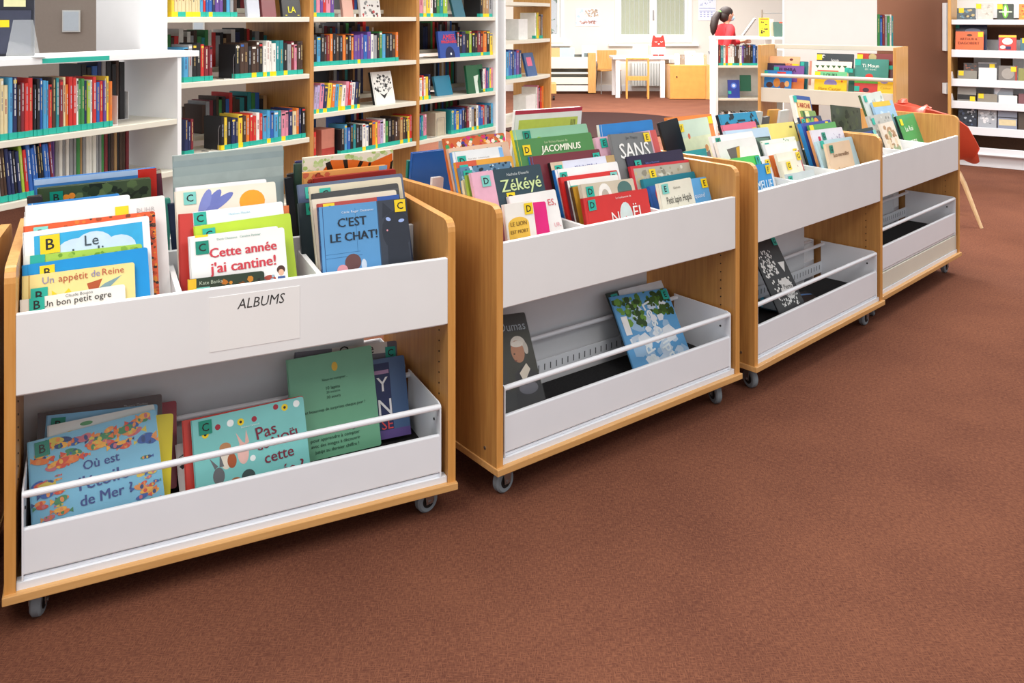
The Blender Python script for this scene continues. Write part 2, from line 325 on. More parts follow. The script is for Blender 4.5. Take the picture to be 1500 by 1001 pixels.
# ================================================================ BOOK CARTS
def cart(fr, label, zs=(1, 0), tray=0.0, base_panel=False, w=W, bare=False):
    t = empty('book_cart', (fr.x, fr.y, 0), fr.th, label, 'book cart', 'wheeled picture book carts in a row')
    Z = lambda z: z * zs[0] + zs[1]
    zb, zbt, z0, z1, zt = Z(.096), Z(.117), Z(.596), Z(.794), Z(.907); zmid = Z(.83)
    MB().bbox(-.004, w + .004, -.012, D + .012, zb, zbt, WOODH, .002).build('base_board', t)
    r = .035
    for x0 in (0, w - T):
        pr = [(0, zbt), (D, zbt), (D, zt - r)] + [(D - r + r * math.cos(k * math.pi / 8), zt - r + r * math.sin(k * math.pi / 8)) for k in range(1, 5)] + [(r - r * math.cos(k * math.pi / 8), zt - r + r * math.sin(k * math.pi / 8)) for k in range(4, 0, -1)] + [(0, zt - r)]
        o = MB().prism(pr, x0, x0 + T, WOOD, 'x').build('side_panel', t)
        e = MB(); q = .0006                       # solid edge band around the board
        for i in range(1, len(pr)):
            (y0, a0), (y1, a1) = pr[i], pr[(i + 1) % len(pr)]; L_ = math.hypot(y1 - y0, a1 - a0); nx, nz = (a1 - a0) / L_ * -q, (y1 - y0) / L_ * q
            nx, nz = -nx, -nz
            e.add([(x0, y0, a0), (x0 + T, y0, a0), (x0 + T, y1, a1), (x0, y1, a1), (x0, y0 + nx, a0 + nz), (x0 + T, y0 + nx, a0 + nz), (x0 + T, y1 + nx, a1 + nz), (x0, y1 + nx, a1 + nz)],
                  [(0, 1, 5, 4), (1, 2, 6, 5), (2, 3, 7, 6), (3, 0, 4, 7), (4, 5, 6, 7)], WOODE)
        e.build('edge_band', o)
        for y in (.06, D - .06):
            MB().cyl((x0 + (0 if x0 == 0 else T), y, zbt + .04), (1, 0, 0), .0055, .003, METAL, 12).build('screw', o)
        xi = T + .001 if x0 == 0 else w - T - .001
        hol = MB()
        for k in range(7): hol.cyl((xi, .07, z0 - .1 - k * .032 + .06), (1, 0, 0), .0025, .002, BLACK, 8)
        hol.build('peg_holes', o)['kind'] = 'stuff'
    MB().bbox(T, w - T, .0, .018, z0, z1, WHITE, .002).build('front_panel', t)
    MB().bbox(T, w - T, D - .018, D, z0, z1, WHITE, .002).build('back_panel', t)
    MB().bbox(T, w - T, D / 2 - .009, D / 2 + .009, z0 + .003, zmid, WHITE, .002).build('middle_panel', t)
    MB().box(T, w - T, .0185, D / 2 - .0095, z0 - .012 + .004, z0 + .003, WHITE).build('bin_floor', t)
    MB().box(T, w - T, D / 2 + .0095, D - .0185, z0 - .012 + .004, z0 + .003, WHITE).build('bin_floor', t)
    for k in (1, 2):
        a = T + (w - 2 * T) * k / 3
        for y0, y1 in ((.0185, D / 2 - .0095), (D / 2 + .0095, D - .0185)):
            p = [(y0, z0 + .004), (y1, z0 + .004), (y1, z1 - .002), (y0, z1 - .01)]
            MB().prism(p, a - .007, a + .007, WHITE, 'x').build('divider', t)
    # white spine board below the bins, short of both ends
    MB().box(T + .0, w - .19, D / 2 - .006, D / 2 + .006, Z(.15), z0 - .012, mat('D9DADD', .4, .01)).build('spine_board', t)
    # pull-out tray of white metal
    for side in (0, 1):
        X0, X1 = T + .012, w - T - .018; d0, d1 = (.004, D / 2 - .02) if side == 0 else (D - .004, D / 2 + .02); sg = 1 if side == 0 else -1
        yy = lambda a, b: (min(a, b), max(a, b))
        zt0, zt1, zr = Z(.148) + tray, Z(.262) + tray, Z(.344) + tray
        tr = MB(); tr.bbox(X0, X1, *yy(d0 + sg * .006, d0 + sg * .020), zt0, zt1, WMET, .004); tb = tr.build('tray_front', t)
        for x in (X0, X1 - .004):
            c_ = .02
            p = [(d0 + sg * .004, zt0 - .012), (d1, zt0 - .012), (d1, zr + .012), (d0 + sg * (.004 + c_), zr + .012), (d0 + sg * .008, zr + .008), (d0 + sg * .004, zr - .004)]
            o = MB().prism(p, x, x + .004, WMET, 'x').build('tray_side', t)
            MB().cyl((x + (.005 if x == X0 else -.001), d0 + sg * .05, zt1 + .03), (1, 0, 0), .004, .003, INK, 10).build('screw', o)
        MB().cyl(((X0 + X1) / 2, d0 + sg * .012, zr), (1, 0, 0), .0085, X1 - X0, WMET, 14).build('rail', t)
        MB().cyl(((X0 + X1) / 2, d1 - sg * .014, zr), (1, 0, 0), .008, X1 - X0, WMET, 12).build('rail', t)
        MB().box(X0, X1, *yy(d0 + sg * .012, d1), zt0 - .012, zt0 - .004, WMET).build('tray_floor', t)
        MB().box(X0 + .005, X1 - .005, *yy(d0 + sg * .024, d1 - sg * .012), Z(.172) + tray, Z(.177) + tray, MATB).build('tray_mat', t)
        st = MB().box(X0, X1, *yy(d1 - sg * .004, d1), Z(.20) + tray, Z(.255) + tray, WMET).build('slotted_strip', t)
        sl = MB()
        for k in range(38):
            x = X0 + .03 + k * (X1 - X0 - .06) / 37
            sl.box(x, x + .004, *yy(d1 - sg * .0046, d1 - sg * .004), Z(.218) + tray, Z(.24) + tray, mat('55565A', .6))
        sl.build('slots', st)['kind'] = 'stuff'
        MB().box(T + .001, w - T - .001, *yy(d0 + sg * .002, d0 + sg * .03), zbt, Z(.135), WMET).build('runner', t)
        if base_panel: MB().bbox(T + .002, w - T - .002, *yy(d0 + sg * .006, d0 + sg * .020), Z(.137), zt0 - .016, CREAM, .002).build('plinth_panel', t)
    # swivel casters
    for i, (x, y) in enumerate(((.07, .06), (w - .07, .06), (.07, D - .06), (w - .07, D - .06))):
        rr = min(.0375, (zb - .012) / 2 + .001); ang = fr_angle(fr, i); cw = empty('caster', (x, y, 0), ang); cw.parent = t
        MB().cyl((0, 0, rr), (0, 1, 0), rr, .026, GREYR, 28, .005).build('tyre', cw, True)
        MB().cyl((0, 0, rr), (0, 1, 0), rr * .62, .029, BLACK, 20, .003).build('wheel_hub', cw, True)
        MB().cyl((0, 0, rr), (0, 1, 0), .005, .046, METAL, 10).build('axle', cw)
        f = MB().box(-.03, .03, -.022, .022, zb - .004, zb, METAL)
        for s_ in (-1, 1): f.prism([(-.012, rr - .006), (.012, rr - .006), (.022, zb - .002), (-.018, zb - .002)], s_ * .019 - .001, s_ * .019 + .001, METAL, 'y')
        f.build('fork', cw)
    return t
def fr_angle(fr, i): return [{0: 1.32, 1: .25}.get(i, .8), {0: .15, 1: 1.15}.get(i, .5), {0: 1.2, 1: .05}.get(i, 1.25), {0: .3, 1: .05}.get(i, .9)][min(3, CF.index(fr))]
WH = ['nearest wheeled book cart, wide, with ALBUMS lettered on its white front', 'second wheeled book cart, with a leafy blue book slanting in its low tray',
      'third wheeled book cart, with a black illustrated book standing in its low tray', 'farthest wheeled book cart of the row, with a cream panel below its tray']
C0 = cart(CF[0], WH[0], (.9821, -.0133)); cart(CF[1], WH[1]); cart(CF[2], WH[2]); cart(CF[3], WH[3], tray=.085, base_panel=True)
NB = Frame(-1.243 - 1.16 * math.cos(.38), 1.985 - 1.16 * math.sin(.38), .38); CF.append(NB)
CF_IDX = None
cart(NB, 'book cart cut off by the left edge, only its wooden end showing', (.9821, -.0133))
# ALBUMS lettering on a paper strip
lb = MB(); z0, z1 = .572, .7665
lb.box(.465, .70, -.0012, 0, z0 + .03, z1 - .022, mat('F4F4F3', .22, .01, 6)); sl = lb.build('paper_label', C0)
tx = MB(); vs, fs, tw, th_ = text('ALBUMS', 0.0, .2); k = .125 / tw
tx.add([(.535 + x * k, -.0016, z1 - .062 + y * k * 1.15) for x, y, _ in vs], fs, mat('3A3A3A', .5)); tx.build('lettering', sl)

def B(L, R_, c, label, **k): d = dict(L=L, R=R_, c=c, label=label); d.update(k); return d
Y4 = dict(stick='y'); third = (W - 2 * T) / 3
def cols(k): return dict(amin=T + third * k + .008 if k else T + .004, amax=T + third * (k + 1) - .008 if k < 2 else W - T - .004)
def cr(ci, k, books, b0, b1, group, **kw):
    for b in books:
        if not b.pop('free', 0):
            for q, v in cols(k).items(): b.setdefault(q, v)
    row(ci, books, b0, b1, group=group, **kw)
G = 'picture books in the nearest cart, compartment '
# ---- nearest cart, left compartment, front to back
cr(0, 0, [
 B((29, 440), (183, 416), 'EEEAE2', 'white picture book titled Un bon petit ogre, frontmost at the left end', stick='t', letter='B', pos=(.08, .0),
   texts=[('Claude Boujon', .42, .012, .26, '777777'), ('Un bon petit ogre', .2, .05, .66, '2A2624')]),
 B((33, 405), (197, 384), 'EDDB92', 'yellow picture book titled Un appetit de Reine', stick='t', letter='B', pos=(.07, .13), ssz=.038,
   texts=[('Un', .17, .035, .1, '8F88B4'), ('appétit', .31, .035, .26, 'B5563A'), ('de', .6, .03, .08, '8F88B4'), ('Reine', .7, .025, .2, 'C0664A')],
   pics=[('p', [(.27, .5), (.25, .17), (.33, .24), (.4, .17), (.46, .28), (.5, .5)], 'F0CC2A'), ('e', .4, .42, .13, .1, '3B2A22'), ('p', [(.56, .38), (.62, .24), (.72, .17), (.88, .11), (.78, .2), (.66, .36)], '7F9DA3'), ('p', [(.56, .15), (.7, .12), (.66, .22), (.58, .22)], 'B0542E'), ('r', .05, 0, .012, 2, 'C9A85E')]),
 B((33, 389), (216, 362), '1191D8', 'plain bright blue picture book with a yellow B sticker', stick='y', letter='B', pos=(.13, .03), spine='0E7FC4'),
 B((35, 376), (208, 357), 'A8CF4F', 'picture book with a mottled light green cover, behind the plain blue one', stick='t', letter='', pos=(.05, .0), spine='EDEFEA', pics=[('n', .2, .02, .75, .2, 40, .03, ['86B43C', '97C048', '6FA02F']), ('r', .0, .0, .12, .4, 'E7ECE6')]),
 B((33, 341), (218, 316), 'F2F3F4', 'white bordered picture book titled Le Jardin with a blue sky', stick='y', letter='B', pos=(.125, .05), ssz=.046,
   pics=[('r', .08, .045, .86, 1.2, '35ACE0'), ('e', .4, .24, .17, .13, 'CBE2F2'), ('e', .54, .2, .16, .13, 'CBE2F2'), ('e', .74, .24, .14, .11, 'CBE2F2'), ('r', .24, .25, .65, .5, 'CBE2F2')],
   texts=[('Le', .47, .1, .11, '3B4A54'), ('Jardin', .35, .2, .34, '3B4A54')]),
 B((34, 332), (227, 309), 'DE5A2C', 'orange picture book speckled with dark leaves', stick='l', letter='B', pos=(.07, .02), spine='C35A3A', pics=[('n', .25, .0, .74, .2, 50, .022, ['3A2A22', '7E3A20', 'A8441E', 'E8762E']), ('n', .95, .0, .04, 1.2, 60, .02, ['2F241E', '5E3A20', 'B8441E', 'E08A2A'])]),
 B((35, 318), (200, 300), 'EFEFEC', 'white picture book whose yellow sticker peeks over the orange cover', stick='y', letter='', pos=(.8, .0)),
 B((35, 311), (241, 286), 'ECECEA', 'widest white picture book at the left, faint grey letters at its right', texts=[('DUHR', .78, .08, .14, 'C2C2C2')]),
 B((35, 302), (190, 285), 'F3F3F3', 'plain white picture book just before a thin blue edge'),
 B((40, 299), (175, 283), '2C7EC2', 'thin blue topped picture book with pale edges', spine='D9D2C8'),
], .10, .335, G + 'left')
cr(0, 0, [
 B((55, 277), (221, 261), '3F4F33', 'dark green leafy picture book with an orange butterfly', stick='d', letter='B', pos=(.1, .04), lean=-7,
   pics=[('n', .3, .02, .68, .3, 60, .06, ['2E3B26', '566B42', '66794D', '1F281B']), ('e', .24, .11, .03, .03, 'E58A2C', .5), ('e', .29, .1, .03, .03, 'E58A2C', -.5)]),
 B((50, 264), (229, 246), '3F7CC0', 'blue picture book with a red corner, tallest behind the leafy one', lean=-7, pics=[('r', .84, 0, .16, 1.2, 'C4281F'), ('r', 0, 0, .84, .05, 'A9C3E6')]),
 B((150, 262), (236, 249), '6B2D3C', 'maroon book with a beige edge, just right of the red cornered book', lean=-7, pics=[('r', 0, 0, 1, .06, 'CDB89C')], th=.012),
 B((32, 290), (62, 287), '3A3433', 'small dark book at the far left corner behind the white ones', b=.39, lean=-7),
 B((225, 293), (250, 291), '3E9484', 'small teal book between left and middle stacks', b=.41, lean=-7, free=1),
], .43, .55, G + 'rear left')
# ---- middle compartment
cr(0, 1, [
 B((276, 410), (387, 397), '2F3D2C', 'dark green picture book with a yellow spine, frontmost in the middle', spine='E8B92B', stick='l', letter='C', pos=(.1, .12), b=.075, lean=12,
   pics=[('r', 0, 0, .1, 1, 'E8B92B'), ('n', .45, .08, .4, .35, 30, .05, ['B96E22', 'D38A2E', '7C4A1C']), ('n', .9, .1, .1, .3, 8, .03, ['2A2A2A'])], texts=[('Kate Banks', .14, .04, .3, 'B9C4B0')]),
 B((277, 350), (416, 333), 'F2F1EF', 'white picture book titled Cette annee j ai cantine in red', stick='d', letter='C', pos=(.06, .04),
   texts=[('Denis Cheissoux   Caroline Pistinier', .28, .03, .46, '5E9A86'), ('Cette année', .2, .13, .7, 'CE3A48', dict(bold=.02)), ("j'ai cantine!", .2, .28, .68, 'CE3A48', dict(bold=.02))],
   pics=[('e', .8, .54, .07, .05, 'B24A3A'), ('e', .93, .45, .045, .045, '4A2A22'), ('e', .93, .48, .03, .035, 'E8B79A'), ('r', .89, .52, .08, .12, '3A5A9A'), ('n', .66, .5, .2, .1, 12, .02, ['9AB6C6', 'C06A4A', '7A7A88'])]),
 B((276, 347), (407, 331), 'E9E6EE', 'white picture book whose yellow sticker tops the cantine book', stick='y', letter='C', pos=(.07, .0)),
 B((284, 332), (425, 312), 'B7D531', 'lime green picture book standing behind the cantine book', stick='t', letter='C', pos=(.08, .04)),
 B((283, 311), (414, 295), 'EEF3F8', 'white picture book with a blue stripe, C sticker at its left', stick='t', letter='C', pos=(.0, .01), pics=[('r', .15, .19, .84, .02, '2D6FC0')], texts=[('Matthieu Maudet', .38, .06, .24, '9CC6E0')]),
 B((262, 314), (423, 301), 'C8362E', 'red picture book with a wide red spine at the left', th=.014, pics=[('r', .88, 0, .12, .5, 'D06A34')], b=.235),
 B((256, 281), (403, 266), 'EDE5D4', 'cream picture book with blue petals and an orange disc', stick='l', letter='C', pos=(.08, .02),
   pics=[('e', .34, .16, .05, .17, '6B77BE', -.65), ('e', .28, .16, .05, .16, '7C87C8', -.35), ('e', .42, .16, .045, .17, '6B77BE', -1.0), ('e', .75, .18, .13, .12, 'F2A016')]),
 B((257, 275), (390, 262), 'E8E6EA', 'pale book with a maroon edge behind the cream one', pics=[('r', 0, .05, 1, .04, '8E3040')]),
], .10, .335, G + 'middle')
cr(0, 1, [
 B((253, 229), (415, 213), 'A6B5B4', 'large grey blue picture book, tallest in the nearest cart', lean=-7, free=1, pics=[('r', 0, .05, 1, .06, '9AABAE'), ('r', 0, .2, 1, .1, 'B2BFBC'), ('r', 0, .36, 1, .08, 'A0B0B4')]),
 B((330, 224), (416, 218), '7E9A8C', 'grey green book just showing right of the tall grey blue one', lean=-7, free=1),
], .45, .47, G + 'rear middle')
row(0, [B((246, 300), (257, 298), '1E2A4A', 'navy book edge left of the cream petal book', b=.40, lean=-7),
        B((417, 262), (428, 258), '23262A', 'black book in the gap behind the middle stacks', b=.44, lean=-7),
        B((421, 256), (436, 252), '2A2626', 'second black book in the gap, slightly taller', b=.46, lean=-7)], .4, .45, group=G + 'rear gap')
# ---- right compartment
CAT = [('r', .66, 0, .34, 1.2, '3A414E'), ('e', .86, .34, .17, .22, '2C323E'), ('p', [(.7, .2), (.72, .02), (.82, .12)], '2C323E'), ('p', [(.92, .12), (1, .02), (1, .2)], '2C323E'), ('p', [(.72, 1.1), (.74, .5), (.98, .5), (1, .7), (1, 1.1)], '2C323E'),
       ('e', .77, .21, .03, .02, '9FB8EE', -.5), ('e', .92, .24, .035, .018, '9FB8EE', .1), ('e', .75, .33, .01, .01, 'E59AA8'),
       ('r', .0, .0, .66, .0, '5F9FD0'), ('r', .05, .55, .4, .005, '3E74A4'), ('r', .05, .51, .38, .004, '3E74A4'), ('r', .4, .05, .004, .46, '3E74A4'), ('e', .34, .62, .09, .09, '6E4A48'), ('e', .22, .69, .06, .06, 'E8A0A8'), ('e', .46, .66, .03, .06, 'D8E4F2'), ('r', .65, 0, .012, 1.2, '33506E')]
cr(0, 2, [
 B((466, 304), (595, 290), '5C9BD0', "blue picture book titled C'EST LE CHAT with a dark cat", stick='y', letter='C', pos=(-.02, .01), pics=CAT, spine='223A6A', lean=16,
   texts=[('Cécile  Roger  Dautremer', .25, .07, .36, 'E4EEF6'), ("C'EST", .2, .14, .32, '1F2A36', dict(bold=.02)), ('LE CHAT!', .11, .3, .52, '1F2A36', dict(bold=.02))]),
 B((465, 299), (584, 285), 'B3362C', 'red picture book with a blue right part behind the cat book', stick='y', letter='C', pos=(.06, .01), pics=[('r', .72, 0, .28, 1, '1F4E9A')]),
 B((454, 293), (580, 278), 'DDD6C2', 'pale beige picture book behind the red and blue one'),
 B((457, 284), (583, 268), '26282B', 'black topped picture book between two beige ones', pics=[('r', .0, .06, 1, .02, '4A4C50')]),
 B((453, 274), (587, 259), 'D8CCB0', 'beige picture book with a teal C sticker at its left', stick='t', letter='C', pos=(.1, .03), th=.013),
 B((437, 298), (560, 286), '1E2D36', 'dark navy picture book with a dark green sticker by the divider', stick='d', letter='C', pos=(.08, .01), free=1, amin=T + third + .06),
 B((436, 271), (589, 254), '49597A', 'slate blue picture book with a teal C sticker at its left', stick='t', letter='C', pos=(.06, .03), free=1, amin=T + third + .06),
], .10, .335, G + 'right')
cr(0, 2, [
 B((459, 262), (580, 248), 'A0322C', 'dark red picture book behind the slate blue one', lean=-7, b=.385),
 B((444, 254), (567, 242), 'E8A860', 'peach picture book with a light blue corner', lean=-7, b=.41, free=1, amin=.7, pics=[('r', .9, 0, .1, .3, '7FB2D8'), ('n', .02, .02, .35, .2, 26, .04, ['B24A34', 'D2694A', '8A3A2C'])]),
 B((444, 232), (576, 219), 'E9E3D2', 'picture book with an orange striped tiger back and green ferns', lean=-7, b=.44, free=1, amin=.69,
   pics=[('n', .0, .0, 1, .25, 70, .03, ['B9D08A', 'A5C272', 'C8D8A4']), ('p', [(.1, .5), (.16, .22), (.3, .05), (.55, .07), (.75, .12), (.99, .04), (1, .5)], 'DA6A22'), ('p', [(.24, .08), (.29, .06), (.36, .26), (.28, .24)], '1E1812'), ('p', [(.43, .06), (.48, .06), (.5, .24), (.46, .22)], '1E1812'), ('p', [(.62, .09), (.66, .1), (.58, .26), (.54, .26)], '1E1812'), ('p', [(.72, .12), (.75, .12), (.71, .28), (.68, .28)], '1E1812'), ('p', [(.12, .3), (.18, .22), (.3, .36), (.1, .36)], '1E1812'), ('p', [(.97, .14), (1, .12), (.98, .3), (.94, .34)], '1E1812')]),
 B((548, 252), (592, 247), '2F5E5C', 'dark teal book at the right end behind the red one', lean=-7, b=.47, amax=1.13),
 B((431, 241), (452, 239), '2F4A40', 'dark green book just left of the tiger cover', lean=-7, b=.455, free=1),
 B((433, 237), (450, 235), '3A3560', 'violet topped book behind the dark green one by the tiger', lean=-7, b=.48, free=1),
 B((565, 297), (612, 292), '203F7A', 'navy picture book with a green C sticker against the wooden side', stick='d', letter='C', pos=(-.02, .01), b=.392, lean=-3),
], .385, .5, G + 'rear right')
# ================================================================ second cart
G = 'picture books in the second cart, compartment '
cr(1, 0, [
 B((738, 300), (780, 293.5), 'F2EFE8', 'white picture book titled LE LION EST MORT CE SOIR', stick='y', letter='D', pos=(-.04, .05), amin=.026, b=.085, lean=17,
   pics=[('e', .42, .58, .36, .2, 'F0C44E'), ('r', .06, .58, .72, 1.2, 'F0C44E')], texts=[('LE LION', .14, .5, .55, '8A6A2A', dict(bold=.03)), ('EST MORT', .12, .72, .6, '8A6A2A', dict(bold=.03)), ('CE SOIR', .17, .94, .5, '8A6A2A', dict(bold=.03))]),
 B((742, 300), (799, 295), 'E0197A', 'magenta picture book just right of the lion book', texts=[('e', .82, .72, .1, 'F2D21F', dict(bold=.03))], pics=[]),
 B((745, 288), (813, 277), 'F0EEEB', 'white picture book with pink letters right of the magenta one', texts=[('ES,', .78, .15, .16, 'D2545C', dict(bold=.02)), ('UR,', .82, .55, .14, 'E29AA4'), ('ENT.', .8, .9, .17, 'E29AA4')]),
 B((718.5, 284), (795, 274), 'F0F0EE', 'white picture book with a broad red band and yellow sticker', stick='y', letter='D', pos=(.28, .02), pics=[('r', 0, .22, 1, .24, 'D8352E'), ('e', .16, .18, .06, .08, 'D8352E')], amax=.42),
 B((685, 254), (791, 240), '2F4550', 'slate picture book with a pale green handwritten title and pink spine side', spine='E8B4C6', stick='l', letter='D', pos=(.12, .05),
   pics=[('r', 0, 0, .3, 1.2, 'E5AFC4')], texts=[('Nathalie Dieterlé', .48, .06, .32, 'C8D2D4'), ('Zékéyé', .37, .13, .58, 'CDE0A0', dict(bold=.03))], free=1),
 B((679, 257), (700, 255), '9CB84A', 'thin green edged book left of the slate pink one', free=1),
 B((657, 266), (700, 262), 'E2D6B2', 'tan picture book with black LA lettering', stick='t', letter='D', pos=(.15, .0), texts=[('LA', .4, .9, .45, '1E1A16', dict(bold=.03))], free=1, amin=.03),
 B((655, 248), (748, 236), '5D84A4', 'picture book densely scribbled in black and blue', stick='t', letter='D', pos=(.05, .06), pics=[('n', .0, .0, 1, .4, 90, .03, ['1E2A36', '2E4A64', '8FB4D0', 'D6E2EA'])], free=1, amin=.03),
 B((643, 241), (750, 228), 'E2A03A', 'orange picture book with a red left end', stick='t', letter='D', pos=(.05, .05), pics=[('r', 0, 0, .35, .3, 'D2583C'), ('r', .4, .14, .45, .3, 'EEF0F0')], free=1, amin=.03),
 B((640, 226), (735, 214), 'E6E8EA', 'white picture book with fine grey lettering and teal D sticker', stick='t', letter='D', pos=(.08, .08), spine='5A9ADA', texts=[('Marie Sellier   Catherine Louis', .28, .13, .42, '8A8A8A')], free=1, amin=.03, pics=[('r', .92, .02, .08, .6, '7FB4E6')]),
 B((640, 220), (744, 207), 'D9B49A', 'picture book patterned with black zigzags on pink', pics=[('p', [(.3, .2), (.4, .05), (.42, .05), (.32, .2)], '26221E'), ('p', [(.4, .05), (.5, .2), (.52, .2), (.42, .05)], '26221E'), ('p', [(.52, .2), (.62, .05), (.64, .05), (.54, .2)], '26221E'), ('p', [(.62, .05), (.74, .2), (.76, .2), (.64, .05)], '26221E'), ('p', [(.76, .2), (.86, .05), (.88, .05), (.78, .2)], '26221E')], free=1, amin=.03, stick='t', pos=(.05, .05)),
 B((629, 205), (738, 194.5), 'C8662E', 'picture book crowded with small colourful people', free=1, amin=.03, pics=[('n', .0, .0, 1, .45, 160, .035, ['8A3A9A', 'D62A7A', 'E8A030', '2A3A8A', '4A2A1E', 'F0C8A0', 'E8E0D0', '3A9A5A', 'C43A2A']), ('r', .3, .14, .24, .09, 'D4E2F0')]),
], .085, .335, G + 'left')
cr(1, 0, [
 B((595, 226), (700, 214), '1457A8', 'plain royal blue picture book standing behind the left wooden side', lean=-9, free=1, b=.53),
 B((586, 238), (606, 235), '1E7A6C', 'teal book just left of the royal blue cover', lean=-9, free=1, b=.56),
 B((624, 262), (650, 259), 'DCDCE0', 'pale grey book low beside the crowd cover', lean=-5, free=1, b=.40),
], .4, .6, G + 'rear left')
cr(1, 1, [
 B((853.6, 290.8), (947.5, 275.9), 'D22F2C', 'red picture book titled NOEL with a pale moon', stick='t', letter='D', pos=(.06, .03), b=.09, spine='B22626',
   pics=[('e', .61, .28, .1, .17, 'D2E4E2'), ('p', [(.56, .36), (.6, .26), (.65, .36)], 'E05A6A')], texts=[('Le bonhomme de', .48, .04, .24, 'F0E6E0'), ('N', .38, .2, .11, 'F2F0EC', dict(bold=.05)), ('ËL', .72, .14, .17, 'F2F0EC', dict(bold=.05))]),
 B((850, 270.5), (927, 261), 'CFC4AE', 'tan picture book with drawn faces in caps', stick='t', letter='D', pos=(.08, .04), pics=[('e', .42, .18, .12, .16, 'F0EEE8'), ('e', .42, .2, .07, .1, 'B8B0A4'), ('e', .8, .14, .14, .12, '4E7470'), ('r', .68, .16, .26, .1, '6A5A4E'), ('r', .6, .24, .3, .3, 'C79A80')]),
 B((838, 274), (858, 271), 'B98A2A', 'thin gold edged book left of the tan faces one', spine='5A3E22'),
 B((830, 265), (904.8, 255.6), 'F0EEEC', 'white picture book low in the middle with a teal D sticker', stick='t', letter='D', pos=(.04, .08), spine='5A2E3A'),
 B((820.5, 260), (903.7, 249), 'D22F2C', 'red picture book with its D sticker at the right', stick='l', letter='D', pos=(-.02, .02), pics=[]),
 B((812, 249), (903.7, 236.4), 'F1F1F1', 'white picture book with a bright blue spine', spine='1F78CC', stick='t', letter='D', pos=(.06, .04), th=.014, texts=[('Chen Jiang Hong', .32, .12, .28, '9A9A9A')]),
 B((805.6, 238.5), (899, 226.8), 'D9DBEC', 'lavender picture book with a rainbow edged corner', spine='1F1C1E', stick='t', letter='D', pos=(.05, .04), texts=[('Nicholas Oldland', .35, .07, .34, '5A5F9A', dict(bold=.02))], pics=[('r', 0, 0, .18, .5, 'D8BFA6'), ('r', .86, .0, .14, .4, 'B89A6A')]),
 B((775, 229.7), (877.7, 218), '742E38', 'wine red picture book with its sticker at the right', stick='t', letter='D', pos=(-.02, .04), free=1, amin=.3, spine='2E7AC4'),
 B((753, 205.6), (865.3, 193.7), '4E8A4C', 'green picture book with a large white capital title and lime spine', stick='y', letter='D', pos=(.08, .06), free=1, spine='E3D430', amin=.29,
   texts=[('Les Riches Heures de', .36, .04, .3, 'C2D2A8'), ('JACOMINUS', .3, .085, .52, 'EEF0DC', dict(bold=.04, shear=.15))], pics=[('n', .0, .3, 1, .3, 60, .05, ['3F783E', '5E9A58', '72A862'])]),
 B((750, 191), (859, 181), '8DBE9F', 'light green picture book behind the green one with white capitals', stick='d', letter='D', pos=(.12, .02), free=1, spine='E3D430', amin=.29, pics=[('e', .32, .12, .035, .03, '8FBE4A')]),
], .09, .335, G + 'middle')
cr(1, 1, [
 B((755, 162.6), (853, 156.4), 'F0EEE8', 'tall white and lime picture book with a red top edge and barcode', lean=-6, free=1, b=.47, pics=[('r', 0, 0, 1, .045, 'B8354A'), ('r', .06, .11, .88, .8, 'C6D05A')] + [('r', .83 + .012 * i, .14, .007 if i % 2 else .004, .13, '2A2A22') for i in range(7)]),
], .45, .5, G + 'rear middle')
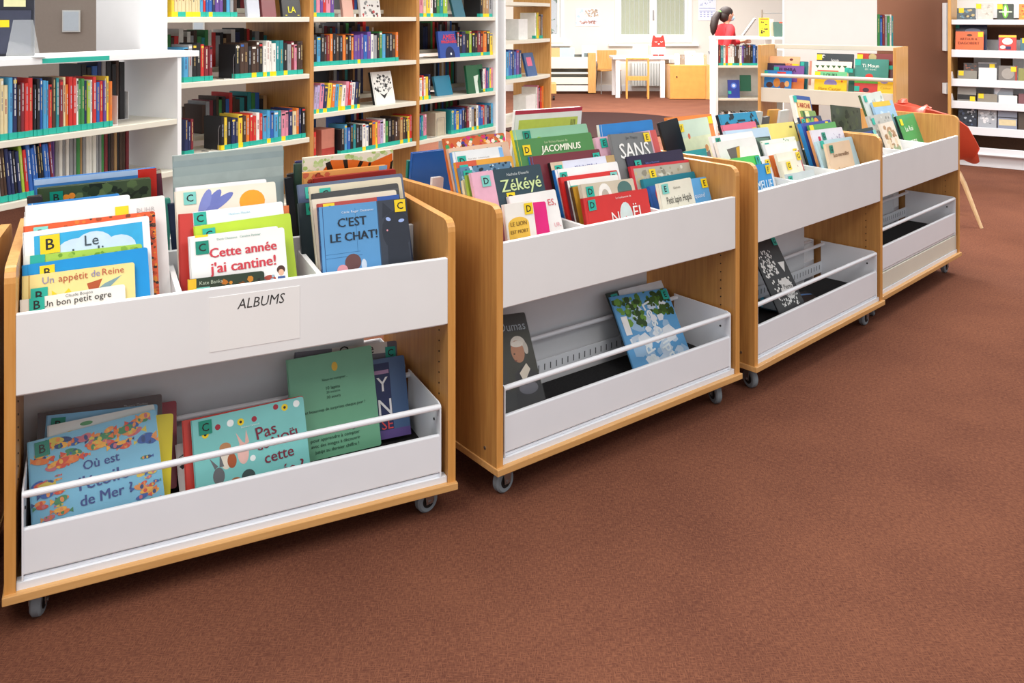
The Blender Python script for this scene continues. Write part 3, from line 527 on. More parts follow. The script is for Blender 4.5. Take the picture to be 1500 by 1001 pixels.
cr(1, 2, [
 B((963.5, 269.5), (1011.5, 259.9), 'E9E4D2', 'cream picture book with a thin tall black title above a blue patch', stick='l', letter='E', pos=(.08, .03), b=.09, texts=[('Elzbieta', .42, .12, .2, '7A7468'), ('Petit lapin Hoplà', .16, .3, .74, '3A3630', dict(sy=1.8))], pics=[('e', .55, .85, .25, .16, '8AA6C8'), ('r', .3, .85, .5, .3, '9DB2CC')]),
 B((985, 266), (1033.9, 258.8), '5EA8DE', 'light blue picture book with dark blue handwriting right of the cream one', stick='y', letter='E', pos=(-.02, .03), texts=[('quand', .52, .3, .3, 'DCEAF6'), ('love', .55, .62, .34, '27549A')]),
 B((950.7, 273), (972, 269), '2C62B0', 'book with blue and red curves left of the cream book with a blue patch', pics=[('e', .7, .5, .4, .5, 'D23A34')], th=.013),
 B((941, 263), (1016.8, 251), '157F92', 'petrol blue picture book with a rounded corner', stick='t', letter='E', pos=(.12, .14), texts=[('Le petit monde', .3, .2, .4, '0E4E5E')]),
 B((923, 243.9), (1014.7, 233), 'B4AE9E', 'silvery picture book framed in red with a yellow E sticker', stick='y', letter='E', pos=(.28, .06), spine='C8303A', pics=[('r', 0, 0, 1, .03, 'D0353E'), ('r', 0, 0, .04, 1, 'D0353E'), ('n', .06, .06, .9, .5, 80, .04, ['D8D4C6', '8E8878', 'A8A088', 'C2B68A'])]),
 B((916.5, 230), (999.7, 218), '2B2140', 'dark purple picture book with a yellow sun', stick='t', letter='E', pos=(.12, .06), spine='1A1426', pics=[('e', .78, .42, .12, .12, 'E8B02A')] + [('p', [(.78 + .1 * math.cos(t - .2), .42 - .1 * math.sin(t - .2)), (.78 + .22 * math.cos(t), .42 - .22 * math.sin(t)), (.78 + .1 * math.cos(t + .2), .42 - .1 * math.sin(t + .2))], 'E8B02A') for t in [.3 + i * .5 for i in range(6)]], texts=[('Rébecca Dautremer', .3, .1, .24, '6A7AC4')]),
 B((893, 197), (950.7, 192.7), '77797A', 'grey picture book titled SANS in chalk letters', stick='y', letter='E', pos=(-.02, .02), free=1, texts=[('Jan Thiery', .36, .06, .3, '44474A'), ('SANS', .16, .18, .74, 'EEEEEC', dict(bold=.03, sy=1.2)), ('LE', .25, .55, .2, 'C8C8C6')], amin=.72),
 B((870.7, 202), (960, 190), 'E3B2C4', 'pink picture book with MO lettering left of the grey one', stick='t', letter='E', pos=(.07, .02), texts=[('MON', .13, .22, .3, '6A6A78')], free=1, amin=.66, pics=[('r', .9, 0, .1, 1, 'D05A58')]),
], .09, .335, G + 'right')
cr(1, 2, [
 B((877, 183), (955, 175), '2C84CE', 'bright blue picture book behind the grey and pink ones', spine='E8E8E4', free=1, b=.39, lean=12, zf=.62, texts=[('Voici une histoire', .35, .13, .4, '1F5A96'), ('pour tous les petits', .35, .2, .42, '1F5A96')]),
 B((940, 188), (971, 184.5), '7FA6C0', 'pale blue green book right of the bright blue one', free=1, b=.46, lean=-8),
 B((965, 180), (973, 178), '17171A', 'black propped book beside the dreamy orange framed cover', free=1, b=.5, lean=14, h=.15),
], .39, .5, G + 'rear right')
# ================================================================ third cart
G = 'picture books in the third cart, compartment '
cr(2, 0, [
 B((1097, 243), (1126.6, 238.6), '2B95D6', 'bright blue picture book with white lettering at the left wooden side', stick='y', letter='F', pos=(-.04, .05), b=.095, texts=[('MELLIE', .2, .42, .72, 'E4F2FA', dict(bold=.02, sy=1.3)), ('ou', .3, .75, .2, 'E4F2FA'), ('L AVENTURE', .15, 1.0, .8, 'E4F2FA', dict(bold=.02))], amin=.026),
 B((1071, 232.6), (1111.6, 226.6), '52CF5A', 'bright green picture book with a teal sticker at its right', stick='t', letter='F', pos=(-.02, .02), amin=.026, b=.13),
 B((1090, 233), (1130, 227), 'EEEEF0', 'white picture book with black bars and yellow F sticker', stick='y', letter='F', pos=(-.02, .08), pics=[('r', .5, .1, .05, .6, '222222'), ('r', .62, .1, .04, .6, '222222')], b=.165),
 B((1049, 208.5), (1105.6, 199.6), 'F0EEEA', 'white picture book showing a bird above golden wheat', b=.21, free=1, amin=.026, pics=[('r', .18, .12, .8, .55, 'F4F2EC'), ('p', [(.2, .12), (.52, .1), (.46, .3), (.34, .5), (.26, .36)], '6A625E'), ('p', [(.44, .12), (.54, .1), (.44, .34), (.36, .46)], 'D8A428'), ('n', .3, .42, .62, .22, 46, .03, ['C08A3A', '8A6428', '3A2E20', 'D8B060'])]),
 B((1041, 200), (1102, 191.8), 'EDEDEE', 'white picture book with crimson lettering and green F sticker', stick='d', letter='F', pos=(.08, .03), b=.235, free=1, amin=.026, texts=[('La Reine', .28, .12, .4, 'D2456A')]),
 B((1062, 192), (1124.8, 186), 'BAD2E6', 'pale blue picture book with a dark green photo', b=.265, free=1, pics=[('r', .62, .12, .36, .5, '3A4A42'), ('p', [(.62, .12), (.95, .14), (.8, .3)], '5E7A6A')]),
 B((1055, 184), (1106, 177.4), 'DD6E86', 'pink picture book with a small white triangle', b=.30, stick='y', letter='G', pos=(-.03, .1), free=1, amin=.026, spine='1E1A22', pics=[('p', [(.44, .4), (.52, .2), (.6, .4)], 'F0D8DC')]),
 B((1051.6, 168.4), (1107, 163), '1C8CB6', 'turquoise picture book with black brush marks', b=.335, free=1, amin=.026, th=.014, spine='20242A', pics=[('n', .03, .03, .45, .5, 14, .07, ['11232C']), ('r', .45, .1, .2, .03, '11232C'), ('r', .48, .18, .22, .03, '11232C'), ('r', .4, .28, .22, .03, '11232C'), ('n', .7, .03, .28, .5, 34, .035, ['11232C'])]),
], .1, .33, G + 'left')
cr(2, 0, [
 B((1070, 167), (1118, 163.5), 'D2D4D8', 'pale grey book right of the turquoise one', free=1, b=.42, lean=-8),
 B((986, 178.5), (1036, 171), 'C9D9C4', 'picture book painted with a child watching a pale sky', stick='y', letter='F', pos=(.12, .06), free=1, b=.56, lean=14, amin=.03, pics=[('r', .01, .45, .98, .4, 'E6DCAE'), ('r', .01, .3, .98, .2, 'D9DDB8'), ('e', .36, .28, .035, .05, 'D86A4A'), ('e', .8, .52, .05, .06, 'C88A4E'), ('p', [(.76, .95), (.76, .6), (.86, .56), (.92, .95)], '7A6A66')]),
 B((976, 172.4), (1042, 166.6), 'E07F35', 'orange framed picture book behind the painted sky cover', stick='y', letter='', pos=(-.02, .03), free=1, b=.58, lean=14, amin=.026),
 B((1003, 222), (1034, 217), '3FA4A8', 'aqua blue book low before the painted sky cover', free=1, b=.46, lean=14),
], .5, .6, G + 'rear left')
cr(2, 1, [
 B((1152.4, 255.4), (1192, 248), 'C9D2D4', 'grey picture book with orange lettering, frontmost in its compartment', stick='t', letter='G', pos=(.02, .04), b=.085, texts=[('VOUS SAVEZ BIEN', .28, .18, .5, 'D2725A')], lean=12),
 B((1141.6, 236.8), (1165, 232), 'EDE6CE', 'small cream picture book with a lower yellow sticker', stick='y', letter='G', pos=(.3, .06), b=.115),
 B((1136.8, 225.4), (1169.8, 220), 'F0EAD8', 'picture book washed in yellow watercolour with a red title', stick='y', letter='G', pos=(-.02, .04), b=.14, texts=[('Mont Nakoum', .2, .3, .55, 'A03A2E', dict(bold=.02))], pics=[('r', .4, .5, .58, .5, 'F0CE8A'), ('r', .96, .0, .04, 1.4, 'B8344A')]),
 B((1130, 227.5), (1140, 225.5), 'DE7430', 'orange spined book left of the watercolour cover', b=.17, th=.014),
 B((1120, 212), (1165.6, 206.8), 'F2F1EF', 'white picture book with faint red title and yellow G sticker', stick='y', letter='G', pos=(-.06, .12), b=.2, texts=[('Les', .4, .2, .08, 'D2725A'), ('Lumineuses', .35, .3, .4, 'D2725A')]),
 B((1114, 206.8), (1170.4, 198.4), 'ECEFE4', 'white picture book sprinkled with green leaves', stick='t', letter='G', pos=(.08, .04), b=.24, pics=[('n', .02, .02, .96, .9, 120, .02, ['6E9A5C', '8FB47A', '4E7A4A', 'A8C894'])]),
 B((1112.8, 182.8), (1163.8, 178), 'E9D873', 'yellow picture book with a dark right edge', b=.3, free=1, amin=.3, pics=[('r', 0, .3, 1, .5, 'E2E0CC'), ('r', .97, 0, .03, .8, '2A2622'), ('r', .8, .06, .08, .03, '5A4A2A')]),
], .09, .33, G + 'middle')
cr(2, 1, [
 B((1128, 161.5), (1145, 160.5), 'D0963A', 'mustard coloured book behind the yellow one', free=1, b=.5, lean=-10),
 B((1144, 163), (1157, 160.5), 'D6D4D4', 'off white book right of the mustard coloured one', free=1, b=.46, lean=-10),
 B((1119, 172), (1128, 170), '55565A', 'thin dark grey book left of the mustard one', free=1, b=.47, lean=-10),
 B((1163, 180), (1172, 178.5), 'DADAE0', 'white thin book beside the yellow picture book edge', free=1, b=.39, lean=-10),
], .4, .5, G + 'rear middle')
cr(2, 2, [
 B((1203.4, 212.4), (1244, 204.7), 'E6C9A8', 'sandy picture book with a drawn tree, frontmost at the right', stick='d', letter='G', pos=(.1, .04), b=.095, texts=[('Les merveilles', .22, .2, .62, '8A6A4E', dict(bold=.01)), ('Françoise', .3, .48, .4, 'B89A7E')], pics=[('n', .3, .8, .5, .4, 40, .02, ['B89468', 'A88458', 'C8A680'])]),
 B((1195.7, 207.5), (1248, 199.8), 'B4D2DC', 'pale blue picture book behind the sandy tree cover', stick='t', letter='', pos=(.08, .0), b=.14, pics=[('e', .97, .6, .05, .12, '2A2A2E')]),
 B((1185, 191.4), (1238.4, 185), 'DCD8E2', 'pale grey violet picture book with a crimson tab', stick='d', letter='G', pos=(.32, .05), b=.19, spine='D8925E', pics=[('r', .2, .1, .07, .4, 'B8244A'), ('n', .5, .08, .46, .4, 40, .02, ['B4A8C0', 'C4BACC', '9A90AC'])]),
 B((1185, 183.7), (1231.4, 176.7), '58A054', 'green picture book with a yellow corner', b=.225, pics=[('r', 0, 0, .14, .4, 'ECCF2A'), ('r', .2, .16, .2, .03, 'D8E8CC')]),
 B((1196, 180), (1255, 167.6), 'F2CFB8', 'pale peach picture book with an orange word at its right', b=.27, texts=[('COLIN', .75, .16, .16, 'E88A3A')], stick='t', pos=(.35, .05)),
 B((1173, 181), (1220, 174.6), '3A44A0', 'indigo picture book with a bright blue spine', spine='1E86D6', b=.25, th=.02, pics=[('r', .8, .02, .1, .1, 'ECCF2A')]),
 B((1171, 172), (1234, 164), '33405A', 'picture book with dark flowers and an orange blossom', stick='t', letter='G', pos=(.03, .04), b=.3, pics=[('r', 0, 0, .16, .4, 'DA7A4E'), ('e', .4, .14, .07, .12, '7AB04A', .4), ('e', .54, .12, .06, .1, '7AB04A', -.4), ('e', .72, .14, .1, .1, 'F0883A'), ('e', .3, .12, .06, .08, 'E8C048')]),
 B((1175, 162), (1231.4, 156.7), '7C9A54', 'leafy green picture book with two yellow blossoms', b=.33, free=1, amin=.78, pics=[('r', 0, .02, .14, .3, '3A5A2E'), ('r', .16, .02, .3, .3, 'DDE2B0'), ('e', .22, .1, .03, .03, 'F0C830'), ('e', .4, .08, .04, .04, 'F0C830')]),
], .1, .33, G + 'right')
cr(2, 2, [
 B((1160.7, 139), (1206, 136.8), '2E5296', "picture book titled L'ARCHE in red on a yellow plate", b=.56, lean=16, free=1, stick='t', letter='', pos=(.0, .02), spine='E4E6E0', th=.02, pics=[('r', .1, .12, .84, .7, 'F2CE8A'), ('r', 0, 0, .1, 1, 'E4E6E0')], texts=[("L'ARCHE", .16, .2, .72, 'A8342A', dict(bold=.03))]),
 B((1217.4, 153.6), (1258, 149.4), '3C4632', 'dark olive picture book right of the ark one', b=.42, free=1, lean=8, pics=[('n', .02, .05, .95, .5, 36, .06, ['2A3224', '525E42'])]),
], .5, .5, G + 'rear right')
# ================================================================ farthest cart
G = 'picture books in the farthest cart, compartment '
cr(3, 0, [
 B((1258, 201), (1286, 195.6), 'F2EAE2', 'white picture book with orange spots, frontmost in the farthest cart', b=.095, pics=[('n', .5, .6, .45, .8, 14, .06, ['E8B4A0', 'E87A4A', 'F0C8B4'])], free=1, amin=.026),
 B((1255, 195.6), (1282, 190), '2A4A8A', 'dark blue picture book behind the orange spotted one', b=.13, free=1, amin=.026, stick='l', pos=(-.02, .0)),
 B((1245.4, 192), (1278, 185.8), '2A3A34', 'dark green picture book with a golden tip', b=.16, free=1, amin=.026, pics=[('n', .0, .1, .5, .2, 12, .04, ['C88A2A'])]),
 B((1289, 181.6), (1308, 177), 'E2D4C4', 'cream picture book with a brown drawn squirrel', b=.2, free=1, pics=[('n', .1, .1, .85, 2, 70, .12, ['B08A66', '9A7450', 'D8C4A4', '8A9A74'])]),
 B((1270, 170.4), (1303.5, 164.5), 'B8B8B2', 'grey picture book of a bare winter forest', b=.25, free=1, stick='t', letter='', pos=(.12, .05), pics=[('n', .02, .02, .96, .8, 70, .03, ['9A9A96', 'D2D2CC', '84847E'])]),
 B((1277.6, 150), (1307, 146.6), '9CC0DE', 'picture book with a blue landscape and yellow top', b=.3, free=1, pics=[('r', 0, 0, .85, .1, 'E8BC3A'), ('n', .05, .2, .9, .9, 40, .08, ['7AA8D6', 'A8CCA0', 'C8DCEC', '6E9A6E'])]),
 B((1260, 139.6), (1290, 133), 'CBD2CC', 'pale grey picture book with a teal sticker, tallest in the farthest cart', b=.335, free=1, stick='t', letter='', pos=(.1, .03), spine='4E6A4A', pics=[('n', .4, .1, .55, .5, 14, .06, ['A8B0AC'])]),
], .1, .33, G + 'left')
cr(3, 1, [
 B((1312, 170.5), (1338, 165.5), '3E9E5C', 'green picture book with white lettering and a black spiral edge', b=.24, free=1, lean=20, zf=.71, spine='16201A', stick='y', letter='', pos=(.1, .08), ssz=.035,
   texts=[('Le Roi', .25, .25, .4, 'E8F2E4', dict(bold=.03)), ('sans', .3, .55, .35, 'E8F2E4', dict(bold=.03)), ('singe', .35, .85, .4, 'E8F2E4', dict(bold=.03))], pics=[('e', .72, 1.2, .14, .3, 'B8442E'), ('e', .74, 1.28, .09, .2, '3A2420')]),
], .1, .33, G + 'right')
# ================================================================ low trays
def traybook(ci, b, TL, TR, lean, h, c, label, **kw):
    fr = CF[ci]; M, w, hm = place(fr, b, TL, TR, lean, .178 + (.085 if ci == 3 else 0)); h = min(h, hm)
    if b - h * math.sin(math.radians(lean)) < .026:
        lean = math.degrees(math.asin(max(.05, (b - .026) / h))); M, w, hm = place(fr, b, TL, TR, lean, .178 + (.085 if ci == 3 else 0)); h = min(h, hm)
    if 'droll' in kw: M = M @ Matrix.Rotation(kw.pop('droll'), 4, 'Z')
    kw.setdefault('th', .006)
    return album(M, w, h, c, label=label, **kw)
FI = ['E87A2E', 'D8482E', 'F0B040', '2A5AA8', '1E3F7A', '3A8A5A', 'C86A7A', 'D8C24A', 'E8934A']
def fish(n):
    out = []
    for i in range(n):
        x, y = R.uniform(.05, .95), R.uniform(.03, .95)
        if .3 < x < .82 and .24 < y < .7: continue
        a = R.uniform(.02, .055) * (1.25 if y < .3 else 1); b = a * R.uniform(.35, .55); ro = R.uniform(-.35, .35); c = R.choice(FI); d = R.choice((-1, 1))
        out += [('e', x, y, a, b, c, ro), ('p', [(x - d * a * .8, y), (x - d * a * 1.5, y - b), (x - d * a * 1.5, y + b)], R.choice(FI)), ('e', x + d * a * .2, y, a * .28, b * .8, R.choice(FI), ro)]
    return out
GT = 'picture books lying in the nearest low tray'
traybook(0, .175, (40.4, 648.7), (227.5, 599.6), 27, .36, '79BEDE', 'picture book titled Ou est l etoile de mer, covered in fish', stick='d', letter='B', pos=(.05, .02), pics=fish(230), group=GT, clear=True, th=.007,
         texts=[('Où est', .4, .26, .28, '27438A', dict(bold=.02)), ("l'étoile", .36, .375, .38, '27438A', dict(bold=.02)), ('de Mer ?', .36, .52, .4, '27438A', dict(bold=.02))])
traybook(0, .195, (70, 624), (226, 592), 27, .37, 'D4D6D2', 'pale book with a yellow fish peeking above the fish covered one', group=GT, pics=[('e', .2, .12, .04, .03, 'E8C020'), ('e', .35, .05, .06, .02, '5E9A6A')])
traybook(0, .225, (69, 609), (231, 592), 27, .39, '7FBCE2', 'light blue book with a B sticker behind the fish covered one', stick='d', letter='B', pos=(.04, .03), group=GT, pics=[('e', .4, .12, .12, .06, 'E0E4E4'), ('e', .42, .12, .04, .03, '3A4A4A')])
traybook(0, .21, (120, 620), (254, 605.6), 27, .36, 'E6D21E', 'yellow book jutting out right of the fish covered one', group=GT)
traybook(0, .25, (56, 605.6), (237, 577), 27, .40, '4A2E2C', 'dark brown book in plastic film at the back of the tray', group=GT, clear=True, texts=[('Thierry Dedieu', .68, .05, .2, 'C8C0BC')])
traybook(0, .27, (100, 610), (258.6, 587), 27, .39, '9A2030', 'crimson book with grey edges at the back of the tray', group=GT)
STAR = lambda x, y: [('e', x, y, .03, .03, 'F0D020'), ('e', x, y, .012, .012, '2A1E12')]
BALL = lambda x, y: [('e', x, y, .024, .024, 'A02838')]
traybook(0, .152, (280, 617), (444, 580.7), 22, .30, '7CC6C4', 'turquoise picture book titled Pas de NOEL cette annee', stick='d', letter='C', pos=(.06, .02), group=GT, th=.008,
         texts=[('Pas', .54, .18, .18, '7A1F38', dict(bold=.04, rot=.12)), ('de NOËL', .54, .285, .4, '7A1F38', dict(bold=.04, rot=.12)), ('cette', .6, .42, .26, '7A1F38', dict(bold=.04, rot=.05)), ('année ?', .56, .54, .38, '7A1F38', dict(bold=.04, rot=.05)), ('Bénédicte Carboneill', .42, .14, .16, 'E6F2F0')],
         pics=STAR(.11, .14) + STAR(.42, .1) + STAR(.82, .06) + STAR(.1, .82) + BALL(.22, .1) + BALL(.54, .1) + BALL(.74, .04) + BALL(.45, .86) + [('e', .33, .09, .03, .03, 'F2F6F6'), ('e', .93, .05, .03, .03, 'F2F6F6'), ('e', .5, .42, .025, .025, 'F2F6F6'),
               ('e', .42, .36, .05, .09, 'E8B8B0'), ('p', [(.4, .3), (.37, .18), (.43, .28)], 'E8B8B0'), ('p', [(.44, .3), (.46, .17), (.48, .28)], 'E8B8B0'), ('e', .27, .28, .05, .04, 'B8845A'), ('e', .27, .38, .05, .08, 'E4D8C8'), ('e', .32, .4, .04, .06, 'A8542E'),
               ('e', .2, .5, .05, .07, '6A6A6E'), ('p', [(.17, .44), (.13, .34), (.2, .42)], '6A6A6E'), ('p', [(.21, .43), (.22, .32), (.25, .43)], '6A6A6E'), ('e', .3, .68, .09, .12, '9A5A34'), ('e', .34, .6, .06, .06, 'A8663A'), ('p', [(.22, .74), (.38, .7), (.4, .78), (.24, .84)], 'E8D068'), ('e', .2, .66, .05, .08, '8A8890'), ('p', [(.16, .92), (.2, .8), (.25, .82), (.22, .94)], 'E8D068'), ('e', .45, .56, .06, .06, '3A4A4A'), ('e', .36, .86, .07, .05, 'B06A3A'),
               ('e', .72, .96, .12, .05, '5A4A46'), ('p', [(.8, .86), (.92, .88), (.86, .94)], 'F0D020')])
traybook(0, .17, (267, 617), (444, 579.5), 22, .31, 'C83A2E', 'red topped book directly behind the turquoise Christmas one', group=GT)
traybook(0, .20, (257, 652), (280, 646), 30, .22, 'E6DEDC', 'white book with black scribbles squeezed at the left of the Christmas one', group=GT, pics=[('p', [(.0, .9), (.6, .6), (1, .5), (1, .6), (.5, .75)], '26242A'), ('p', [(.1, 1.4), (.7, 1.1), (.8, 1.2), (.3, 1.6)], '26242A')])
traybook(0, .25, (419.7, 528), (543.7, 505.6), 20, .43, '6FAE8C', 'green picture book with centred black text and a pink cupcake', group=GT, th=.008,
         texts=[('Veux-tu compter...', .38, .27, .3, '1E3A2E'), ('10 lapins', .42, .36, .16, '1E3A2E'), ('20 oursons', .42, .41, .16, '1E3A2E'), ('30 souris', .42, .46, .16, '1E3A2E'), ('et beaucoup de surprises chaque jour ?', .16, .58, .7, '1E3A2E'), ('Un nouveau livre imaginé', .22, .82, .55, '1E3A2E'), ('pour apprendre à compter', .2, .88, .56, '1E3A2E'), ('avec des images à découvrir', .2, .94, .56, '1E3A2E'), ('jusqu au dernier chiffre !', .24, 1.0, .5, '1E3A2E')],
         pics=[('e', .54, .16, .035, .05, 'E0B63A'), ('p', [(.5, 1.26), (.54, 1.18), (.58, 1.26)], 'E87AA8'), ('r', .5, 1.26, .08, .06, '2A8A5A')] + [('r', .46 + .014 * i, 1.36, .008 if i % 3 else .004, .08, '1E3A2E') for i in range(10)])
traybook(0, .18, (446, 655), (457, 652), 26, .16, 'F0E6DE', 'off white book low between the turquoise and green ones', group=GT)
traybook(0, .262, (530, 530), (591.7, 520), 20, .40, '43608A', 'blue picture book with white letters Y N and red SE', group=GT, pics=[('r', 0, .1, .62, 1.6, '232E5C'), ('r', 0, 1.5, 1, 2, '5E4A8A'), ('r', .0, .25, .6, .08, 'B08AB0')], texts=[('Y', .3, .4, .26, 'EEEEF2', dict(bold=.06)), ('N', .3, .86, .3, 'EEEEF2', dict(bold=.06)), ('SE', .34, 1.28, .26, 'D84A4E', dict(bold=.06))])
traybook(0, .305, (432, 515), (581, 499), 20, .44, '6E6A78', 'grey book with an upside lettering half hidden behind the green one', stick='t', letter='C', pos=(-.02, .05), group=GT, pics=[('r', .35, 0, .55, .1, 'E6E2DE')], texts=[('Ousve', .42, .0, .34, '2A282A')])
# second cart tray
GT = 'books in the second low tray'
traybook(1, .22, (700, 466), (768.5, 457.5), 30, .33, '1E201F', 'dark book with a portrait of a white haired man', group=GT, clear=True, texts=[('Dumas', .38, .14, .55, 'A8B4BC')],
         pics=[('r', .35, .3, .65, .9, '2A2C1E'), ('e', .7, .5, .16, .13, 'DAD4CA'), ('e', .84, .58, .05, .1, 'C8C2B8'), ('e', .66, .62, .14, .18, 'B8805E'), ('e', .68, .5, .13, .05, 'E4DED4'), ('e', .58, .65, .02, .012, '3A2A22'), ('e', .58, .76, .03, .01, '7A3A2E'), ('p', [(.4, 1.5), (.5, .96), (.72, .84), (.98, 1.0), (1, 1.5)], '15151A'), ('p', [(.6, .96), (.78, .82), (.84, .92), (.66, 1.12)], 'E4DCCB'), ('e', .72, 1.2, .2, .1, '6A6A74')])
CL = dict(c='6FA6D8')
traybook(1, .27, (888, 430), (968.5, 410.7), 32, .37, '2E3A34', 'dark bordered book directly behind the cloud and leaf one', stick='t', letter='E', pos=(.05, .03), group=GT, pics=[('r', .2, .0, .8, .1, 'D8DCE0')])
traybook(1, .245, (893, 435.5), (976, 422), 33, .37, '5A9ED2', 'picture book titled Le sculpteur de nuages with leaves and clouds', stick='t', letter='E', pos=(-.02, .02), group=GT,
         pics=[('n', .2, .15, .7, .8, 46, .12, ['C4D6E8', 'E2EAF2', '9CC0E0']), ('n', .02, .05, .45, .32, 60, .05, ['4E7A2E', '6A9A3A', '2E4A20']), ('n', .55, .0, .42, .3, 60, .05, ['4E7A2E', '3A5A26', '2E4A20']), ('n', .02, 1.15, .42, .42, 70, .05, ['5E8A34', '7AA83E', '2E4A20']), ('r', .06, .25, .1, .22, 'F0F0F0')],
         texts=[('Le sculpteur', .60, .12, .95, 'E6F0F4', dict(rot=-math.pi / 2 + .25, bold=.01)), ('de nuages', .42, .6, .85, 'E6F0F4', dict(rot=-math.pi / 2 + .25, bold=.01))])
# third cart tray
GT = 'books in the third low tray'
DOTS = [('n', .1, .25, .5, .5, 90, .03, ['F0F0EE']), ('n', .2, .8, .7, .5, 90, .03, ['F0F0EE']), ('e', .66, 1.0, .2, .2, 'EAEAE8'), ('p', [(.7, .5), (.94, .5), (.8, .7)], 'F0F0EE')]
traybook(2, .23, (1094, 352), (1133.8, 346.5), 32, .36, '141416', 'black book with a white dotted animal drawing', stick='t', letter='G', pos=(-.02, .02), group=GT, pics=DOTS, texts=[('Pierre', .52, .92, .3, '4A4A4A'), ('et le Loup', .5, 1.08, .34, '4A4A4A')])
for i, (u, v) in enumerate([(1118, 436), (1150, 432)]):
    fr = CF[2]; a, z = fr.hit(u, v, .2); M = Matrix.Translation(fr.P(a + .02, .23, .197 + i * .008)) @ Matrix.Rotation(fr.th + (.5, -.3)[i], 4, 'Z') @ Matrix.Rotation(.12, 4, 'X')
    album(M, .15, .14, ['2A4A5A', '24262A'][i], th=.006, label=['flat dark book with a blue edge lying at the left of the third tray', 'flat black book with a painted blue reflection lying in the third tray'][i], group=GT, pics=[('p', [(.4, .3), (.55, .1), (1, .2), (1, .26), (.56, .2), (.45, .4)], '5A86C0')] if i else [('r', 0, 0, 1, .1, '3A9AB8')])  # the black cover's blue reflection is a polygon painted onto it, not print

# ================================================================ BOOKCASES WITH SPINE-OUT BOOKS
COL = dict(k=('222226', 'black'), n=('26305A', 'navy'), b=('2F62B0', 'blue'), c=('4FA0CE', 'sky blue'), t=('2A8A90', 'teal'), g=('3E8A4A', 'green'), l=('9CBE3E', 'lime'), y=('E8C840', 'yellow'), o=('E0782E', 'orange'),
           r=('CC3430', 'red'), m=('7E2A34', 'maroon'), p=('D98AA0', 'pink'), v=('6A4A96', 'violet'), w=('E8E6E0', 'white'), e=('DCCBA0', 'cream'), s=('9A9CA0', 'grey'), d=('4A362C', 'dark brown'), a=('B08A5E', 'tan'), i=('B8A8D0', 'lilac'))
ORD = 'leftmost,second,third,fourth,fifth,sixth,seventh,eighth,ninth,tenth,eleventh,twelfth,thirteenth,fourteenth,fifteenth,sixteenth,seventeenth,eighteenth,nineteenth,twentieth,twenty-first,twenty-second,twenty-third,twenty-fourth,twenty-fifth,twenty-sixth,twenty-seventh,twenty-eighth,twenty-ninth,thirtieth,thirty-first,thirty-second,thirty-third,thirty-fourth,thirty-fifth,thirty-sixth,thirty-seventh,thirty-eighth,thirty-ninth,fortieth,forty-first,forty-second'.split(',')
def spine_book(M, t, h, d, code, tape, label, group, name='book', marks=True):
    hx, cn = COL[code]; cm = mat(hx, .4, .05, 20); b = MB(); q = .0018; r = min(.003, t * .25)
    U = [(0, d), (0, r), (r, 0), (t - r, 0), (t, r), (t, d), (t - q, d), (t - q, r + q), (r + q, r + q), (q, r + q), (q, d)]
    vs = [(x, y, z) for z in (0, h) for x, y in U]; n = len(U)
    b.add(vs, [(i, (i + 1) % n, (i + 1) % n + n, i + n) for i in range(n)] + [(0, 10, 9, 8, 1), (8, 7, 4, 3, 2, 1)[::1], (7, 6, 5, 4), (n + 1, n + 8, n + 9, n + 10, n), (n + 1, n + 2, n + 3, n + 4, n + 7, n + 8), (n + 4, n + 5, n + 6, n + 7)], cm)
    if marks:       # printed title band of the spine
        lum = sum(int(hx[i:i + 2], 16) for i in (0, 2, 4)); mc = mat(R.choice(['C8C2B0', 'C8B880', 'D8D8D8', 'A8B4C8', 'B89A60'] if lum < 420 else ['5A5A60', '9A4A4A', '4A5A8A', '8A8A8A']), .5)
        z = h * R.uniform(.34, .5); z1 = h * R.uniform(.7, .88); x0, x1 = t * .38, t * .60
        while z < z1:
            k = R.uniform(.014, .04); b.add([(x0, -.0004, z), (x1, -.0004, z), (x1, -.0004, z + k), (x0, -.0004, z + k)], [(0, 1, 2, 3)], mc); z += k + .004
        if R.random() < .4: b.add([(r, -.0004, h * .9), (t - r, -.0004, h * .9), (t - r, -.0004, h * .96), (r, -.0004, h * .96)], [(0, 1, 2, 3)], mat(COL[R.choice('wyrbk')][0], .4))
    o = b.build(name); o.matrix_world = M; tag(o, label, 'book', group)
    MB().box(q, t - q, r + q, d - .003, .003, h - .004, PAGES).build('pages', o)
    if tape: MB().box(-.0006, t + .0006, -.0009, .03, .001, .026, TEAL if tape == 't' else YEL).build('spine_label', o)
    return o
def shelf_row(fr, u0, u1, z, codes, h, where, b=.02, tapes=None, lean=0, amin=None, amax=None, d=.15, start=0, gi=1, hv=.08, name='book', marks=True):
    a0 = fr.hit(u0, 60, b)[0]; a1 = fr.hit(u1, 60, b)[0]
    if amin is not None: a0 = max(a0, amin)
    if amax is not None: a1 = min(a1, amax)
    ws = [R.uniform(.75, 1.3) for _ in codes]; k = (a1 - a0) / sum(ws); a = a0
    for i, c in enumerate(codes):
        t = ws[i] * k; hh = h * (1 + R.uniform(-hv, hv)); lr = lean
        tp = ('y' if c in 'ewya' and R.random() < .5 or R.random() < .16 else 't') if tapes is None else tapes
        M = Matrix.Translation(fr.P(a + (hh * math.sin(lr) * 0), b + R.uniform(0, .006), z + .0005)) @ Matrix.Rotation(fr.th, 4, 'Z') @ Matrix.Rotation(lr, 4, 'Y')
        spine_book(M, t - .0012, hh, d * R.uniform(.9, 1.05), c, tp, '%s spine, %s book on the %s' % (COL[c][1], ORD[i + start], where), 'books on the ' + where, name, marks); a += t
